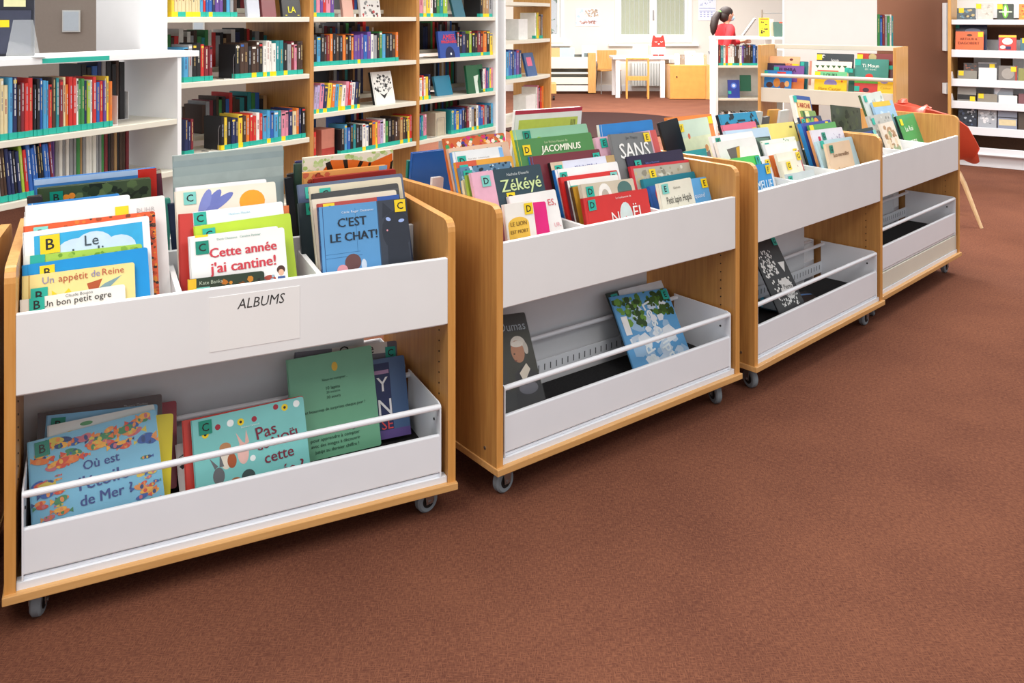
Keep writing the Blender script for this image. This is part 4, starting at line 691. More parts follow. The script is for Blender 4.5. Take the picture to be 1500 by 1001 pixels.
def face_out(fr, u0, u1, vt, z, b, c, label, group, **kw):
    a0, zt = fr.hit(u0, vt, b); a1, _ = fr.hit(u1, vt, b); ph = math.radians(kw.pop('lean', 10)); h = (zt - z) / math.cos(ph)
    ex = Vector((fr.c, fr.s, 0)); ey = Vector((0, 0, 1)) * math.cos(ph) + Vector((-fr.s, fr.c, 0)) * math.sin(ph); ez = ex.cross(ey)
    M = Matrix((ex, ey, ez)).transposed().to_4x4(); M.translation = fr.P(a0, b + h * math.sin(ph) * .0, zt)
    kw.setdefault('th', .018); return album(M, a1 - a0, h, c, label=label, group=group, name=kw.pop('name', 'book'), **kw)
def shelf_unit(name, fr, label, a0, a1, ztop, divs, shelves, depth, endw, woodsides, base=0):
    """divs: a of every upright; shelves: per bay (z list); endw thickness"""
    t = empty(name, (fr.x, fr.y, 0), fr.th, label, 'bookcase')
    for i, a in enumerate(divs):
        wh = not woodsides[i]
        MB().bbox(a - endw / 2, a + endw / 2, 0, depth, 0, ztop, WHITE if wh else WOOD, .002).build('upright', t)
    for i in range(len(divs) - 1):
        for z in shelves[i]:
            MB().bbox(divs[i] + endw / 2, divs[i + 1] - endw / 2, .004, depth * .47 if depth > .45 else depth - .01, z - .028, z, CREAM, .002).build('shelf', t)
            if depth > .45: MB().bbox(divs[i] + endw / 2, divs[i + 1] - endw / 2, depth * .53, depth - .004, z - .028 + .05, z + .05, CREAM, .002).build('shelf', t)
    return t
def bookend(fr, u, z, b, label, m=METAL, wire=True):
    a = fr.hit(u, 60, b)[0]; t = empty('bookend', tuple(fr.P(a, b, z)), fr.th, label, 'bookend')
    if wire:
        w_, h_ = .09, .13
        MB().tube([(0, 0, .002), (0, 0, h_ - .02), (.006, 0, h_), (w_ - .006, 0, h_), (w_, 0, h_ - .02), (w_, 0, .002)], .0018, m, 6).build('wire_frame', t)
        MB().tube([(0, 0, .002), (-.06, .0, .002), (-.06, .06, .002), (0, .06, .002)], .0018, m, 6).build('wire_foot', t)
    else:
        MB().bbox(0, .0025, 0, .12, 0, .13, WHITE, .001).build('upright', t); MB().bbox(-.1, .0, 0, .12, 0, .0025, WHITE, .001).build('foot', t)
    return t
# --- low white bookcase at the left
dx, dy = ux(262, 4.1) - ux(0, 3.33), 4.1 - 3.33; tl = math.atan2(dy, dx)
LB = Frame(ux(266, 4.12) - 1.4 * math.cos(tl), 4.12 - 1.4 * math.sin(tl), tl)
t = empty('low_bookcase', (LB.x, LB.y, 0), LB.th, 'low white double sided bookcase at the left edge', 'bookcase')
for a in (0, 1.376): MB().bbox(a, a + .024, 0, .37, 0, 1.288, WHITE, .002).build('side_panel', t)
MB().bbox(-.01, 1.405, -.005, .375, 1.29, 1.318, WHITE, .002).build('top', t)
MB().box(.69, 1.0, -.0062, -.005, 1.294, 1.313, TEAL).build('tape_strip', t)
tp = t.children[-1]; tp.location = (.1, 0, 0)
for z in (1.0, .758, .45, .12): MB().bbox(.024, 1.376, .003, .365, z - .026, z, CREAM, .002).build('shelf', t)
MB().box(.024, 1.1, .178, .184, 1.0, 1.09, WHITE).build('rear_stop', t)
wh = 'upper shelf of the low white bookcase'
shelf_row(LB, -40, 50, 1.0, 'rwrobaseecndmrr', .225, wh, tapes='t')
shelf_row(LB, 50.5, 166, 1.0, 'kkbccrdtmeorrwggnlwrbrvyo', .215, wh, tapes='t', start=15)
bookend(LB, 172, 1.0, .05, 'white metal bookend on the upper shelf of the low bookcase', wire=False)
bookend(LB, 188, 1.0, .2, 'white metal bookend at the rear of the low bookcase', wire=False)
shelf_row(LB, 120, 184, 1.0, 'kkbnskkdk', .27, 'rear row of the low bookcase upper shelf', b=.2, tapes='', marks=False)
shelf_row(LB, -40, 82, .758, 'glsskkksddnnknlrbbbkkbbm', .205, 'lower shelf of the low white bookcase', lean=-.09)
shelf_row(LB, 60, 190, .758, 'vvmvvswswssgaswwwssgmkdakddm', .225, 'rear row of the low bookcase lower shelf', b=.205, tapes='', name='magazine', marks=False, hv=.01)
# leaflets and stand on its top
o = MB().bbox(-.09, .09, 0, .02, 0, .25, mat('2A2C38', .4), .001)
t = empty('leaflet_holder', tuple(LB.P(LB.hit(14, 60, .22)[0], .22, 1.318)), 0, 'dark leaflet holder standing on the low white bookcase', 'leaflet holder'); t.rotation_euler = (0, 0, .35)
o = o.build('backboard', t); MB().box(-.08, .08, -.006, 0, .01, .19, mat('3A3E52', .5)).build('leaflet', t); MB().box(-.08, .0, -.008, -.006, .12, .15, YEL).build('leaflet_print', t)
MB().box(-.02, .06, -.0075, -.006, .205, .235, mat('E8E4B0', .5)).build('emblem', t)
o = MB(); pts = [(-.06, -.05, 0), (-.035, .0, .15), (.035, .0, .15), (.06, -.05, 0)]
o.add(pts + [(x, y + .003, z) for x, y, z in pts], [(0, 3, 2, 1), (4, 5, 6, 7), (0, 1, 5, 4), (1, 2, 6, 5), (2, 3, 7, 6)], ACRYL)
t = o.build('display_stand'); t.location = LB.P(LB.hit(34, 60, .08)[0], .08, 1.319); t.rotation_euler = (0, 0, .5); tag(t, 'clear acrylic display stand on the low white bookcase', 'display stand')
MB().box(-.06, .08, -.08, .03, 0, .002, mat('F2F2F0', .4)).build('paper_base', t)
t = empty('wooden_box', tuple(LB.P(LB.hit(8, 60, .24)[0], .26, 1.585)), .35, 'corner of a wooden rack above the dark leaflet holder', 'rack'); MB().box(-.1, .08, 0, .12, 0, .2, WOOD).build('body', t)
# --- tall double sided bookcase: three bays, then a corner bay
tt = math.atan2(1.65, 1.068); TB = Frame(-1.174, 5.1, tt); BW = .983
z2 = [2.06, 1.77, 1.48, 1.187, .907, .632, .33, .08]
shelf_unit('tall_bookcase', TB, 'tall double sided wooden bookcase with cream shelves, three bays long', -BW, 2 * BW, 2.2, [-BW, 0, BW, 2 * BW - .02], [[2.1, 1.79, 1.48, 1.148, .775, .42, .08], z2, z2], .56, .03, [0, 1, 1, 0])
B1, B2, B3 = ', left bay', ', middle bay', ', right bay'
kw1 = dict(amin=-BW + .02, amax=-.02); kw2 = dict(amin=.02, amax=BW - .02); kw3 = dict(amin=BW + .02, amax=2 * BW - .04)
s1, s2, s3, s4 = 'top visible shelf', 'second shelf', 'third shelf', 'fourth shelf'
shelf_row(TB, 252, 348, 1.48, 'yeeeeeeeecrbbnvvkcsd', .2, s1 + B1, **kw1)
face_out(TB, 360, 378, -8, 1.48, .06, 'B8BCC8', 'pale patterned book leaning on the top visible shelf, left bay', 'books on the top shelf', lean=8)
face_out(TB, 382, 402, -6, 1.48, .07, '7A3A40', 'maroon white book leaning on the top visible shelf, left bay', 'books on the top shelf', lean=8)
face_out(TB, 411, 438, -12, 1.48, .05, '1C1C1E', 'black book lettered LA FAULE in yellow, left bay top shelf', 'books on the top shelf', lean=8, texts=[('LA', .3, .6, .4, 'E8E030', dict(bold=.05)), ('FAULE', .12, .95, .76, 'E8E030', dict(bold=.05))])
shelf_row(TB, 270, 312, 1.148, 'cskkrmm', .19, s2 + B1, **kw1)
bookend(TB, 342, 1.148, .03, 'wire bookend beside dark books, left bay second shelf')
shelf_row(TB, 346, 445, 1.148, 'kddkddkwwwwttksmpdd', .185, s2 + B1, start=7, **kw1)
shelf_row(TB, 271, 285, .775, 'nnm', .17, s3 + B1, **kw1)
bookend(TB, 320, .775, .03, 'wire bookend beside dark books, left bay third shelf')
shelf_row(TB, 325, 448, .775, 'kyknnydorrwrccbctppneonk', .17, s3 + B1, start=3, **kw1)
shelf_row(TB, 459, 490, 1.48, 'tpvrpv', .2, s1 + B2, **kw2)
face_out(TB, 500, 515, -5, 1.48, .09, 'D0A090', 'pale red book leaning on the top visible shelf, middle bay', 'books on the top shelf', lean=8)
face_out(TB, 526, 555, -6, 1.48, .06, 'C8C4C0', 'grey patterned book facing out on the top visible shelf, middle bay', 'books on the top shelf', lean=8, pics=[('n', .1, .2, .8, 1, 40, .07, ['4A3A3A', '7A7A7A', 'A83A3A'])])
shelf_row(TB, 459, 584, 1.187, 'kckdmokdkodkovvvbvwskgckkdo', .185, s2 + B2, **kw2)
shelf_row(TB, 459, 527, .907, 'iipnyocywprwnk', .165, s3 + B2, lean=.1, **kw2)
face_out(TB, 542, 572, 106, .907, .1, 'E6E6E2', 'white book with a drawn black dragon face, middle bay third shelf', 'books on the third shelf', lean=12, spine='1A1A1A', pics=[('n', .1, .1, .8, .6, 60, .05, ['1E1E20', '3A3A3C', '8A8A8A']), ('p', [(.3, .7), (.5, .9), (.7, .7), (.5, .78)], '1E1E20')])
shelf_row(TB, 459, 464, .632, 'r', .17, s4 + B2, **kw2)
t = MB().bbox(0, .11, 0, .13, 0, .165, mat('C07A68', .5), .002).build('storage_box'); t.location = TB.P(TB.hit(471, 60, .06)[0], .06, .632); t.rotation_euler = (0, 0, tt); tag(t, 'salmon coloured box on the fourth shelf, middle bay', 'box')
MB().box(.001, .109, -.001, 0, .002, .05, mat('A83A34', .5)).build('red_band', t)
shelf_row(TB, 500, 604, .632, 'kcbktkkwwkoypiwgkkddadkyr', .17, s4 + B2, start=1, **kw2)
shelf_row(TB, 615, 656, 1.48, 'peywkgtl', .17, s1 + B3, **kw3)
shelf_row(TB, 704, 722, 1.48, 'kaas', .18, s1 + B3, start=8, **kw3)
face_out(TB, 660, 676, -2, 1.48, .09, '3A6A7A', 'steel blue book leaning on the top visible shelf, right bay', 'books on the top shelf', lean=16)
face_out(TB, 641, 670, 46, 1.187, .04, '2A4A9A', 'blue book with red title facing out, right bay second shelf', 'books on the second shelf', lean=8, texts=[('AMIES', .2, .1, .6, 'D83A4A', dict(bold=.03)), ('IMAGINAIRES', .12, .28, .76, 'D83A4A', dict(bold=.02))], pics=[('e', .5, .75, .24, .28, '16204A'), ('e', .55, .7, .04, .04, 'D8E4F0')])
shelf_row(TB, 670, 728, 1.187, 'kknklkkmmoky', .175, s2 + B3, **kw3)
shelf_row(TB, 615, 631, .907, 'wrwyn', .16, s3 + B3, **kw3)
face_out(TB, 635, 658, 112, .907, .14, '2E7A98', 'petrol blue book leaning low at the back, right bay third shelf', 'books on the third shelf', lean=14)
face_out(TB, 682, 706, 96, .907, .05, '1A5A3A', 'dark green book with a white figure facing out, right bay third shelf', 'books on the third shelf', lean=8, pics=[('p', [(.4, .4), (.7, .36), (.6, .6), (.64, 1.3), (.45, 1.3)], 'C8D8CC')])
shelf_row(TB, 706, 728, .907, 'kwpvtyp', .17, s3 + B3, start=5, **kw3)
shelf_row(TB, 615, 626, .632, 'btpp', .17, s4 + B3, **kw3)
t = MB().bbox(0, .12, 0, .13, 0, .165, mat('B8AE98', .6), .002).build('storage_box'); t.location = TB.P(TB.hit(638, 60, .05)[0], .05, .632); t.rotation_euler = (0, 0, tt); tag(t, 'grey beige box on the fourth shelf, right bay', 'box')
bookend(TB, 640, .632, .03, 'wire bookend before the grey beige box, right bay')
shelf_row(TB, 662, 728, .632, 'tbybnkmwsdwbbrsnkc', .17, s4 + B3, start=4, **kw3)
# far side of the tall bookcase: too dim to pick apart
rb = MB(); rz = random.Random(3)
for i in range(3):
    for z in ([1.53, 1.198, .825] if i == 0 else [1.53, 1.237, .957, .682]):
        a = (i - 1) * BW + .03 + rz.random() * .25
        while a < i * BW - .05:
            if rz.random() < .06: a += rz.uniform(.1, .25)
            w_ = rz.uniform(.018, .034)
            if a + w_ > i * BW - .03: break
            rb.box(a, a + w_ - .002, .34, .50, z + .001, z + rz.uniform(.16, .22), mat(COL[rz.choice('kkdnmsrbtgwdda')][0], .5)); a += w_
o = rb.build('rear_books'); o.location = (TB.x, TB.y, 0); o.rotation_euler = (0, 0, tt); tag(o, 'dim mixed books on the far side of the tall bookcase', 'books', kind='stuff')
# corner bay
KB = Frame(-.060, 6.82, math.atan2(.8, .395)); KL = .89
zc = [1.9, 1.6, 1.293, .983, .635, .3]
t = empty('corner_bookcase', (KB.x, KB.y, 0), KB.th, 'corner bookcase with curved white shelves and a wooden end', 'bookcase')
MB().bbox(0, .026, 0, .36, 0, 2.2, WHITE, .002).build('upright', t)
MB().bbox(KL, KL + .026, 0, .36, 0, 2.2, WOODF, .002).build('upright', t)
MB().bbox(KL * .0 + .028, KL * .32, .33, .345, 0, 2.2, WHITE, .002).build('back_panel', t)
for z in zc:
    p = [(.026 + (KL - .026) * k / 12, -.05 * math.sin(math.pi * k / 12)) for k in range(13)] + [(KL, .33), (.026, .33)]
    MB().prism(p, z - .028, z, CREAM, 'z').build('shelf', t)
kb = dict(amin=.04, amax=KL - .02)
t = MB().bbox(0, .17, 0, .12, 0, .17, mat('DCDCDA', .5), .002).build('storage_box'); t.location = KB.P(.3, .02, 1.293); t.rotation_euler = (0, 0, KB.th); tag(t, 'pale grey box on the upper shelf of the corner bookcase', 'box')
shelf_row(KB, 784, 803, 1.293, 'wlyaks', .21, 'upper shelf of the corner bookcase', b=.06, **kb)
shelf_row(KB, 742, 764, .983, 'cbbnbvn', .22, 'middle shelf of the corner bookcase', b=.03, **kb)
face_out(KB, 766, 780, 78, .983, .06, '3A5A8A', 'dark blue book with a pink label facing out on the corner bookcase', 'books on the corner bookcase', lean=14, pics=[('r', .2, .2, .5, .4, 'D86A8A')])
t = MB().bbox(0, .19, 0, .12, 0, .19, mat('E2E2E0', .5), .002).build('storage_box'); t.location = KB.P(.44, .02, .635); t.rotation_euler = (0, 0, KB.th); tag(t, 'white box on the lower shelf of the corner bookcase', 'box')
shelf_row(KB, 786, 804, .635, 'wpkro', .24, 'lower shelf of the corner bookcase', b=.05, **kb)

# ================================================================ DISPLAY CART, END PANEL, LOW SHELF
dx, dy = 3.384 - 2.376, 7.65 - 8.4; DC = Frame(2.376, 8.4, math.atan2(dy, dx)); DW = math.hypot(dx, dy)
t = empty('display_cart', (DC.x, DC.y, 0), DC.th, 'tall wooden sided display rack of face-out albums with white rails', 'display rack')
for a in (0, DW - .028): MB().bbox(a, a + .028, 0, .45, .09, 1.21, WOODF, .003).build('side_panel', t)
MB().bbox(.028, DW - .028, .38, .40, 1.165, 1.21, CREAM, .003).build('top_rail', t)
MB().cyl((DW / 2, .02, .92), (1, 0, 0), .018, DW - .056, CREAM, 12).build('rail', t)
MB().bbox(.028, DW - .028, .01, .03, .665, .80, CREAM, .003).build('front_panel', t)
MB().box(.028, DW - .028, .03, .40, .70, .712, CREAM).build('shelf', t); MB().box(.028, DW - .028, .40, .41, .70, 1.0, CREAM).build('back_panel', t)
MB().bbox(.028, DW - .028, 0, .44, .12, .15, WOODF, .003).build('base_board', t); MB().bbox(.028, DW - .028, .01, .03, .16, .3, CREAM, .003).build('lower_panel', t)
MB().box(.2, .45, .42, .43, .15, .7, mat('6E4632', .8)).build('inner_panel', t)
for x in (.08, DW - .08):
    for y in (.06, .39):
        c_ = empty('caster', (x, y, 0)); c_.parent = t; MB().cyl((0, 0, .04), (1, 0, 0), .04, .026, GREYR, 20, .004).build('tyre', c_, True); MB().box(-.02, .02, -.02, .02, .082, .09, METAL).build('fork', c_)
GD = 'albums in the display rack'
def disp(u0, u1, vt, b, c, label, **kw): return face_out(DC, u0, u1, vt, .715, b, c, label, GD, name='picture_book', **dict(dict(th=.01, lean=9), **kw))
disp(1120, 1150, 92, .19, '2E2440', 'dark picture book at the far left behind the peach one')
disp(1128, 1172, 82, .22, 'F0B88A', 'peach picture book at the top left of the display rack', texts=[('poulette', .25, .2, .5, 'D86A3A', dict(bold=.02))], pics=[('r', .75, .24, .22, .1, 'F2D21F'), ('e', .72, .1, .06, .04, '6A2A2A')])
disp(1134, 1178, 95.5, .16, '7A4C96', 'violet picture book in the display rack behind the blue animals one', stick='t', pos=(-.0, .05), ssz=.05, texts=[('RUMBA', .15, .08, .6, '3A1E4A', dict(bold=.03))])
disp(1172, 1184, 90, .2, '1E6A74', 'dark teal picture book right of the violet one', stick='t', pos=(0.1, .08))
disp(1118, 1160, 102.5, .11, '2A80C8', 'blue picture book of brown animals at the lower left of the display rack', stick='t', pos=(-.0, .03), ssz=.05, pics=[('r', .5, .04, .3, .06, 'D83A2E'), ('e', .25, .5, .12, .1, '4A2A22'), ('e', .5, .42, .12, .16, 'D88A3A'), ('e', .7, .5, .1, .12, '8A4A2A'), ('e', .85, .45, .08, .1, 'E8B070')])
disp(1158, 1178, 110, .14, 'E07A3A', 'orange and violet picture book low right of the blue animals one', pics=[('r', 0, .2, .5, .3, '7A4C96')])
disp(1197, 1251, 78, .24, '2A3238', 'charcoal picture book with a white scribble and yellow sticker', stick='y', pos=(-.0, .03), ssz=.05, pics=[('e', .18, .08, .05, .05, 'E0E0E0'), ('e', .2, .09, .03, .03, '2A3238')], texts=[('loup', .4, .14, .2, 'E0E0E0')])
disp(1186, 1248, 89, .18, 'EFE6DA', 'white picture book with a row of dark green leaves', stick='t', pos=(-.03, .14), ssz=.05, pics=[('p', [(.14 + i * .13, .1), (.2 + i * .13, .17), (.24 + i * .13, .1)], '2E5A2E') for i in range(6)] + [('r', 0, 0, .06, .6, 'C88A7A'), ('r', .2, .22, .5, .03, 'D84A3A')])
disp(1194, 1241, 104, .11, 'EFC51E', 'yellow picture book with a green title band and a lilac disc', stick='y', pos=(-.0, .02), ssz=.05, pics=[('r', 0, 0, 1, .22, '6EC08A'), ('e', .5, .38, .2, .14, '8A80B8'), ('r', .0, .42, 1, .5, 'EFC51E'), ('e', .85, .3, .03, .03, 'D84A3A')], texts=[('LOUKI', .28, .06, .4, '1E3A22', dict(bold=.03)), ('Père Castor', .14, .5, .7, 'B88A1A', dict(bold=.02))])
disp(1244, 1252, 100, .15, '1A5A4A', 'narrow dark green book edge right of the yellow one with a green band', stick='t', pos=(0, .1))
disp(1256, 1313, 78, .24, '7A2420', 'dark red picture book at the top right of the display rack', stick='y', pos=(-.0, .03), ssz=.05, pics=[('r', 0, 0, .3, .2, 'B83228'), ('e', .4, .1, .1, .1, 'B8A878')])
disp(1253, 1302, 86, .17, '2E8478', 'dark green picture book with a white title above a red apple', stick='t', pos=(-.0, .03), ssz=.05, texts=[('Ti Moun', .22, .16, .5, 'E8F0EA', dict(bold=.03)), ('dit non!', .3, .28, .34, 'C8DCD4')], pics=[('e', .44, .56, .12, .1, 'D83A2E')])
disp(1302, 1314, 95, .2, '5A1E1E', 'dark red book edge with green stickers at the right wooden side', stick='t', pos=(0, .1))
disp(1252, 1286, 115, .10, 'C8322E', 'red picture book with a green top strip, low in the display rack', stick='t', pos=(-.0, .34), ssz=.045, pics=[('r', 0, 0, 1, .2, '5EB04A'), ('e', .5, .5, .14, .1, '4A2A3A')])
disp(1285, 1311, 117, .10, 'F0CC1E', 'yellow picture book with a lilac sun at the lower right', pics=[('e', .4, .1, .22, .12, '9A90C0')], texts=[('Castor', .2, .4, .6, 'C89A1A')])
# book unit with a broad white end panel
x0, x1 = ux(1148, 9.0), ux(1285, 9.0)
t = empty('end_shelf', (x0, 9.0, 0), 0, 'tall shelf seen from its broad white end panel', 'bookcase')
MB().bbox(0, x1 - x0, 0, .03, .1, 2.1, mat('F0F0EE', .5, .01, 6), .003).build('end_panel', t)
MB().box(x1 - x0, x1 - x0 + .2, .03, .34, 1.13, 1.155, CREAM).build('shelf', t); MB().box(.03, x1 - x0, .031, .34, 1.13, 1.155, CREAM).build('shelf', t); MB().box(x1 - x0 - .03, x1 - x0, .03, .34, .1, 2.1, WHITE).build('upright', t)
ES = Frame(x1, 9.05, 0)
shelf_row(ES, 1285.5, 1309, 1.155, 'gbmsgwt', .34, 'shelf beside the broad white panel', b=.0, hv=.05)
# low white shelf behind the display rack
LS = Frame(ux(1048, 9.6), 9.6, -.02)
t = empty('low_shelf', (LS.x, LS.y, 0), LS.th, 'low white open shelf in front of the person in red', 'bookcase')
for a in (0, .62, 1.24): MB().bbox(a, a + .03, 0, .3, 0, vz(54, 9.6) - .028, WHITE, .002).build('upright', t)
MB().bbox(-.005, 1.275, -.005, .305, vz(54, 9.6) - .028, vz(54, 9.6), WHITE, .002).build('top', t)
MB().box(.03, 1.24, .28, .29, .22, vz(100, 9.6), mat('D9DAD8', .5)).build('back_panel', t)
for z in (vz(96, 9.6), vz(144, 9.6), .22): MB().bbox(.03, 1.24, .004, .296, z - .026, z, CREAM, .002).build('shelf', t)
shelf_row(LS, 1053, 1110, vz(96, 9.6), 'mtwrwwwddwvdddkbn', .22, 'upper shelf of the low white shelf', hv=.05)
face_out(LS, 1066, 1083, 117, vz(144, 9.6), .05, '1C3A9A', 'blue book with a pale emblem facing out on the low white shelf', 'books on the low white shelf', lean=8, pics=[('e', .5, .5, .25, .25, '4A7AD8'), ('e', .5, .5, .14, .14, 'C8D8F8')], stick='t', pos=(0, .95))
face_out(LS, 1084, 1100, 110, vz(144, 9.6) + .07, .12, '1A6A52', 'dark green card facing out on the low white shelf', 'books on the low white shelf', lean=4)
shelf_row(LS, 1054, 1108, .22, 'swkdwdkwmbkwdks', .2, 'lowest shelf of the low white shelf', tapes='')
t = empty('book_stand', (ux(1117, 9.7), 9.72, vz(54, 9.6)), 0, 'metal rod stand on the low white shelf top behind a yellow book', 'stand')
MB().tube([(0, 0, 0), (0, 0, .3)], .01, mat('8A7E74', .4, .05, 20, .4, 0, .5), 8).build('post', t); MB().tube([(0, 0, .26), (.4, 0, .26)], .006, METAL, 8).build('rod', t); MB().box(-.04, .04, -.04, .04, 0, .006, METAL).build('foot', t)
zl = vz(54, 9.6)
face_out(LS, 1112, 1127, 26, zl, .06, 'EFD21E', 'yellow picture book with black figures on top of the low white shelf', 'books on top of the low shelf', lean=6, pics=[('n', .2, .4, .6, 1.1, 14, .1, ['2A241E']), ('r', .1, .1, .8, .08, 'C83A2E')])
face_out(LS, 1128, 1133, 28, zl, .10, 'E0D8C4', 'cream book edge right of the yellow figures one', 'books on top of the low shelf', lean=6)
face_out(LS, 1133, 1147, 32, zl, .08, '4A6A60', 'grey green book beside the broad white panel', 'books on top of the low shelf', lean=14, pics=[('r', .6, .0, .4, .15, 'D84A2E')])

# ================================================================ MEDIA RACK AT THE RIGHT
MR = Frame(4.40, 8.70, math.atan2(-.35, .5))
t = empty('media_rack', (MR.x, MR.y, 0), MR.th, 'white metal media rack with a wooden side at the right edge', 'media rack')
MB().bbox(-.03, 0, -.02, .5, 0, 2.0, WOODF, .003).build('side_panel', t)
MB().box(0, 1.5, .42, .44, 0, 2.0, mat('5E3E28', .7, .1, 60)).build('back_panel', t)
for x, w_ in ((.15, .24), (.5, .1), (.8, .16)): MB().box(x, x + w_, .4, .418, .7, 1.25, mat('E6E6E4', .6)).build('paper_sheet', t)
MB().box(0, 1.5, .38, .40, 1.47, 2.0, WHITE).build('back_sheet', t)
RZ = [(1.455, .05), (1.155, .075), (.865, .075), (.645, .075), (.395, .08), (.195, .08)]
for z, lip in RZ:
    MB().bbox(0, 1.5, .0, .012, z - lip, z, WMET, .003).build('shelf_lip', t); MB().box(0, 1.5, .012, .38, z - lip, z - lip + .008, WMET).build('shelf_tray', t)
    if z < 1: MB().prism([(0, z - lip), (.2, z - lip), (0, z + .07)], .0, .01, WMET, 'x').build('shelf_bracket', t)
MB().bbox(0, 1.5, .05, .08, .0, .11, WMET, .003).build('plinth', t); MB().cyl((.75, .0, .13), (1, 0, 0), .012, 1.5, WMET, 10).build('rod', t)
def case(u0, u1, vt, row, b, c, label, kind='disc_case', th=.012, lip=0, **kw):
    z = RZ[row][0] - RZ[row][1] + .009; a0, zt = MR.hit(u0, vt, b); a1 = MR.hit(u1, vt, b)[0]; ph = math.radians(8); h = (zt - z) / math.cos(ph)
    ex = Vector((MR.c, MR.s, 0)); ey = Vector((0, 0, 1)) * math.cos(ph) + Vector((-MR.s, MR.c, 0)) * math.sin(ph); ez = ex.cross(ey)
    M = Matrix((ex, ey, ez)).transposed().to_4x4(); M.translation = MR.P(a0, b, zt)
    o = album(M, a1 - a0, h, c, label=label, group='discs and books in the media rack', name=kind, th=th, **kw); o['category'] = 'disc case' if kind == 'disc_case' else 'book'; return o
NZ = lambda *c: [('n', .06, .08, .86, .9, 26, .09, list(c))]
ys = dict(stick='y', ssz=.045)
case(1402, 1429, 12, 0, .05, '46525A', 'low dark disc case, leftmost on the top shelf of the media rack', pics=NZ('6A8A9A', '3A3A3A', 'C8B07A'), pos=(.1, .0), **ys)
case(1430, 1455, 5, 0, .05, 'C8C4BC', 'pale grey sketched book on the top shelf of the media rack', 'book', pics=NZ('D8D2C8', 'B8B0A4'), pos=(-.0, .04), spine='3A4A8A', **ys)
case(1461, 1485, 6, 0, .05, '1E2A1E', 'black book with a glowing green centre on the top media shelf', 'book', pics=[('e', .5, .5, .2, .5, '6AB83A'), ('e', .5, .5, .08, .4, 'E8F0C8'), ('r', .1, .5, .8, .1, 'D8E0C8')], pos=(0, .02), **ys)
case(1493, 1515, 6, 0, .05, 'E88A1E', 'orange book at the right frame edge on the top media shelf', 'book', pics=NZ('F0B83A', 'C84A1E'))
case(1400, 1446, 34, 1, .16, '1E2C50', 'navy blue picture book behind the orange titled one', 'picture_book', pics=[('e', .55, .28, .25, .1, 'A8B8D8')], stick='t', pos=(-.0, .06))
case(1400, 1441, 46, 1, .06, 'E0672E', 'orange picture book with a two line brown capital title', 'picture_book', pics=[('e', .5, .15, .1, .05, '6A3A1E')], texts=[('ARTHUR &', .16, .26, .62, '8A3A1A', dict(bold=.03)), ('DAGOBERT', .1, .42, .76, '8A3A1A', dict(bold=.03))], pos=(-.02, .02), **ys)
t = MB().bbox(0, .09, 0, .06, 0, .055, mat('77746E', .5), .004).build('speaker_box'); t.location = MR.P(MR.hit(1447, 60, .06)[0], .06, 1.09); t.rotation_euler = (0, 0, MR.th); tag(t, 'small grey box with two round dots on the second media shelf', 'box')
dd = MB().cyl((.025, -.001, .03), (0, 1, 0), .007, .002, WHITE, 12).cyl((.065, -.001, .03), (0, 1, 0), .007, .002, WHITE, 12); dd.build('dots', t)
case(1463, 1489, 51, 1, .06, 'C8352E', 'red comic book with a white round figure on the second media shelf', 'book', pics=[('e', .5, .42, .3, .22, 'F0EEE8'), ('r', 0, .02, 1, .14, 'E8C83A'), ('e', .24, .8, .16, .12, 'E8E0D8'), ('r', .4, .75, .3, .2, '3A2A5A')], spine='5A4A9A')
case(1495, 1520, 56, 1, .06, '3A6A7A', 'teal disc case at the right frame edge, second media shelf', pos=(.1, .0), **ys)
case(1412, 1432, 92, 2, .12, '5A4A44', 'dark rounded book behind the left disc case, third media shelf', 'book', pics=NZ('3A4A5A', 'B8705A'))
case(1403, 1431, 103, 2, .05, '8A867C', 'grey disc case lying low, leftmost on the third media shelf', pos=(.05, .02), **ys)
case(1433, 1460, 91, 2, .08, '4A4A50', 'dark disc case with a grey top, third media shelf', pos=(-.1, .1), pics=[('r', 0, 0, 1, .1, '9A9AA0')], **ys)
case(1434, 1460, 99, 2, .05, 'EFEFED', 'blank white card propped on the third media shelf', 'disc_case')
case(1463, 1490, 96, 2, .05, '76706C', 'grey disc case with a round portrait, third media shelf', pics=[('e', .5, .5, .34, .34, 'A09A94'), ('r', .9, 0, .1, 1, 'A83A2E')], pos=(-.05, .06), **ys)
case(1492, 1515, 100, 2, .05, '8A8A4A', 'olive disc case at the right frame edge, third media shelf')
case(1403, 1430, 126, 3, .06, '8E8A84', 'grey disc case with a black band, leftmost on the fourth media shelf', pics=[('r', 0, .5, 1, .3, '2A2A2C')], pos=(-.05, .6), **ys)
case(1432, 1461, 137, 3, .05, '8E8678', 'beige disc case lying low on the fourth media shelf', pos=(.05, .0), **ys)
case(1456, 1484, 126, 3, .10, 'AEBAC8', 'pale blue white crumpled booklet on the fourth media shelf', 'book', pics=[('p', [(0, 0), (.4, .1), (.1, .6)], 'E8EEF8')])
case(1463, 1490, 139, 3, .05, 'EDEDEB', 'white card tag on the fourth media shelf')
case(1492, 1515, 137, 3, .05, '7A4A50', 'maroon disc case at the right frame edge, fourth media shelf')
case(1404, 1431, 158, 4, .06, '28303E', 'dark blue disc case with white flecks, leftmost on the fifth media shelf', pics=NZ('4A5A7A', 'B8C0CC', '1A1E28'))
case(1433, 1460, 159, 4, .06, 'A8ACB4', 'silvery disc case on the fifth media shelf', pics=NZ('C8CCD4', '7A7E88', 'E0E0E4'))
case(1462, 1490, 160, 4, .06, '8C94A8', 'disc case of blue people above a yellow strip, fifth media shelf', pics=[('r', .05, .6, .9, .35, 'D8C8A0'), ('r', 0, .45, 1, .06, '2A2A30')])
case(1492, 1515, 161, 4, .06, '4A3E34', 'dark disc case at the right frame edge, fifth media shelf')
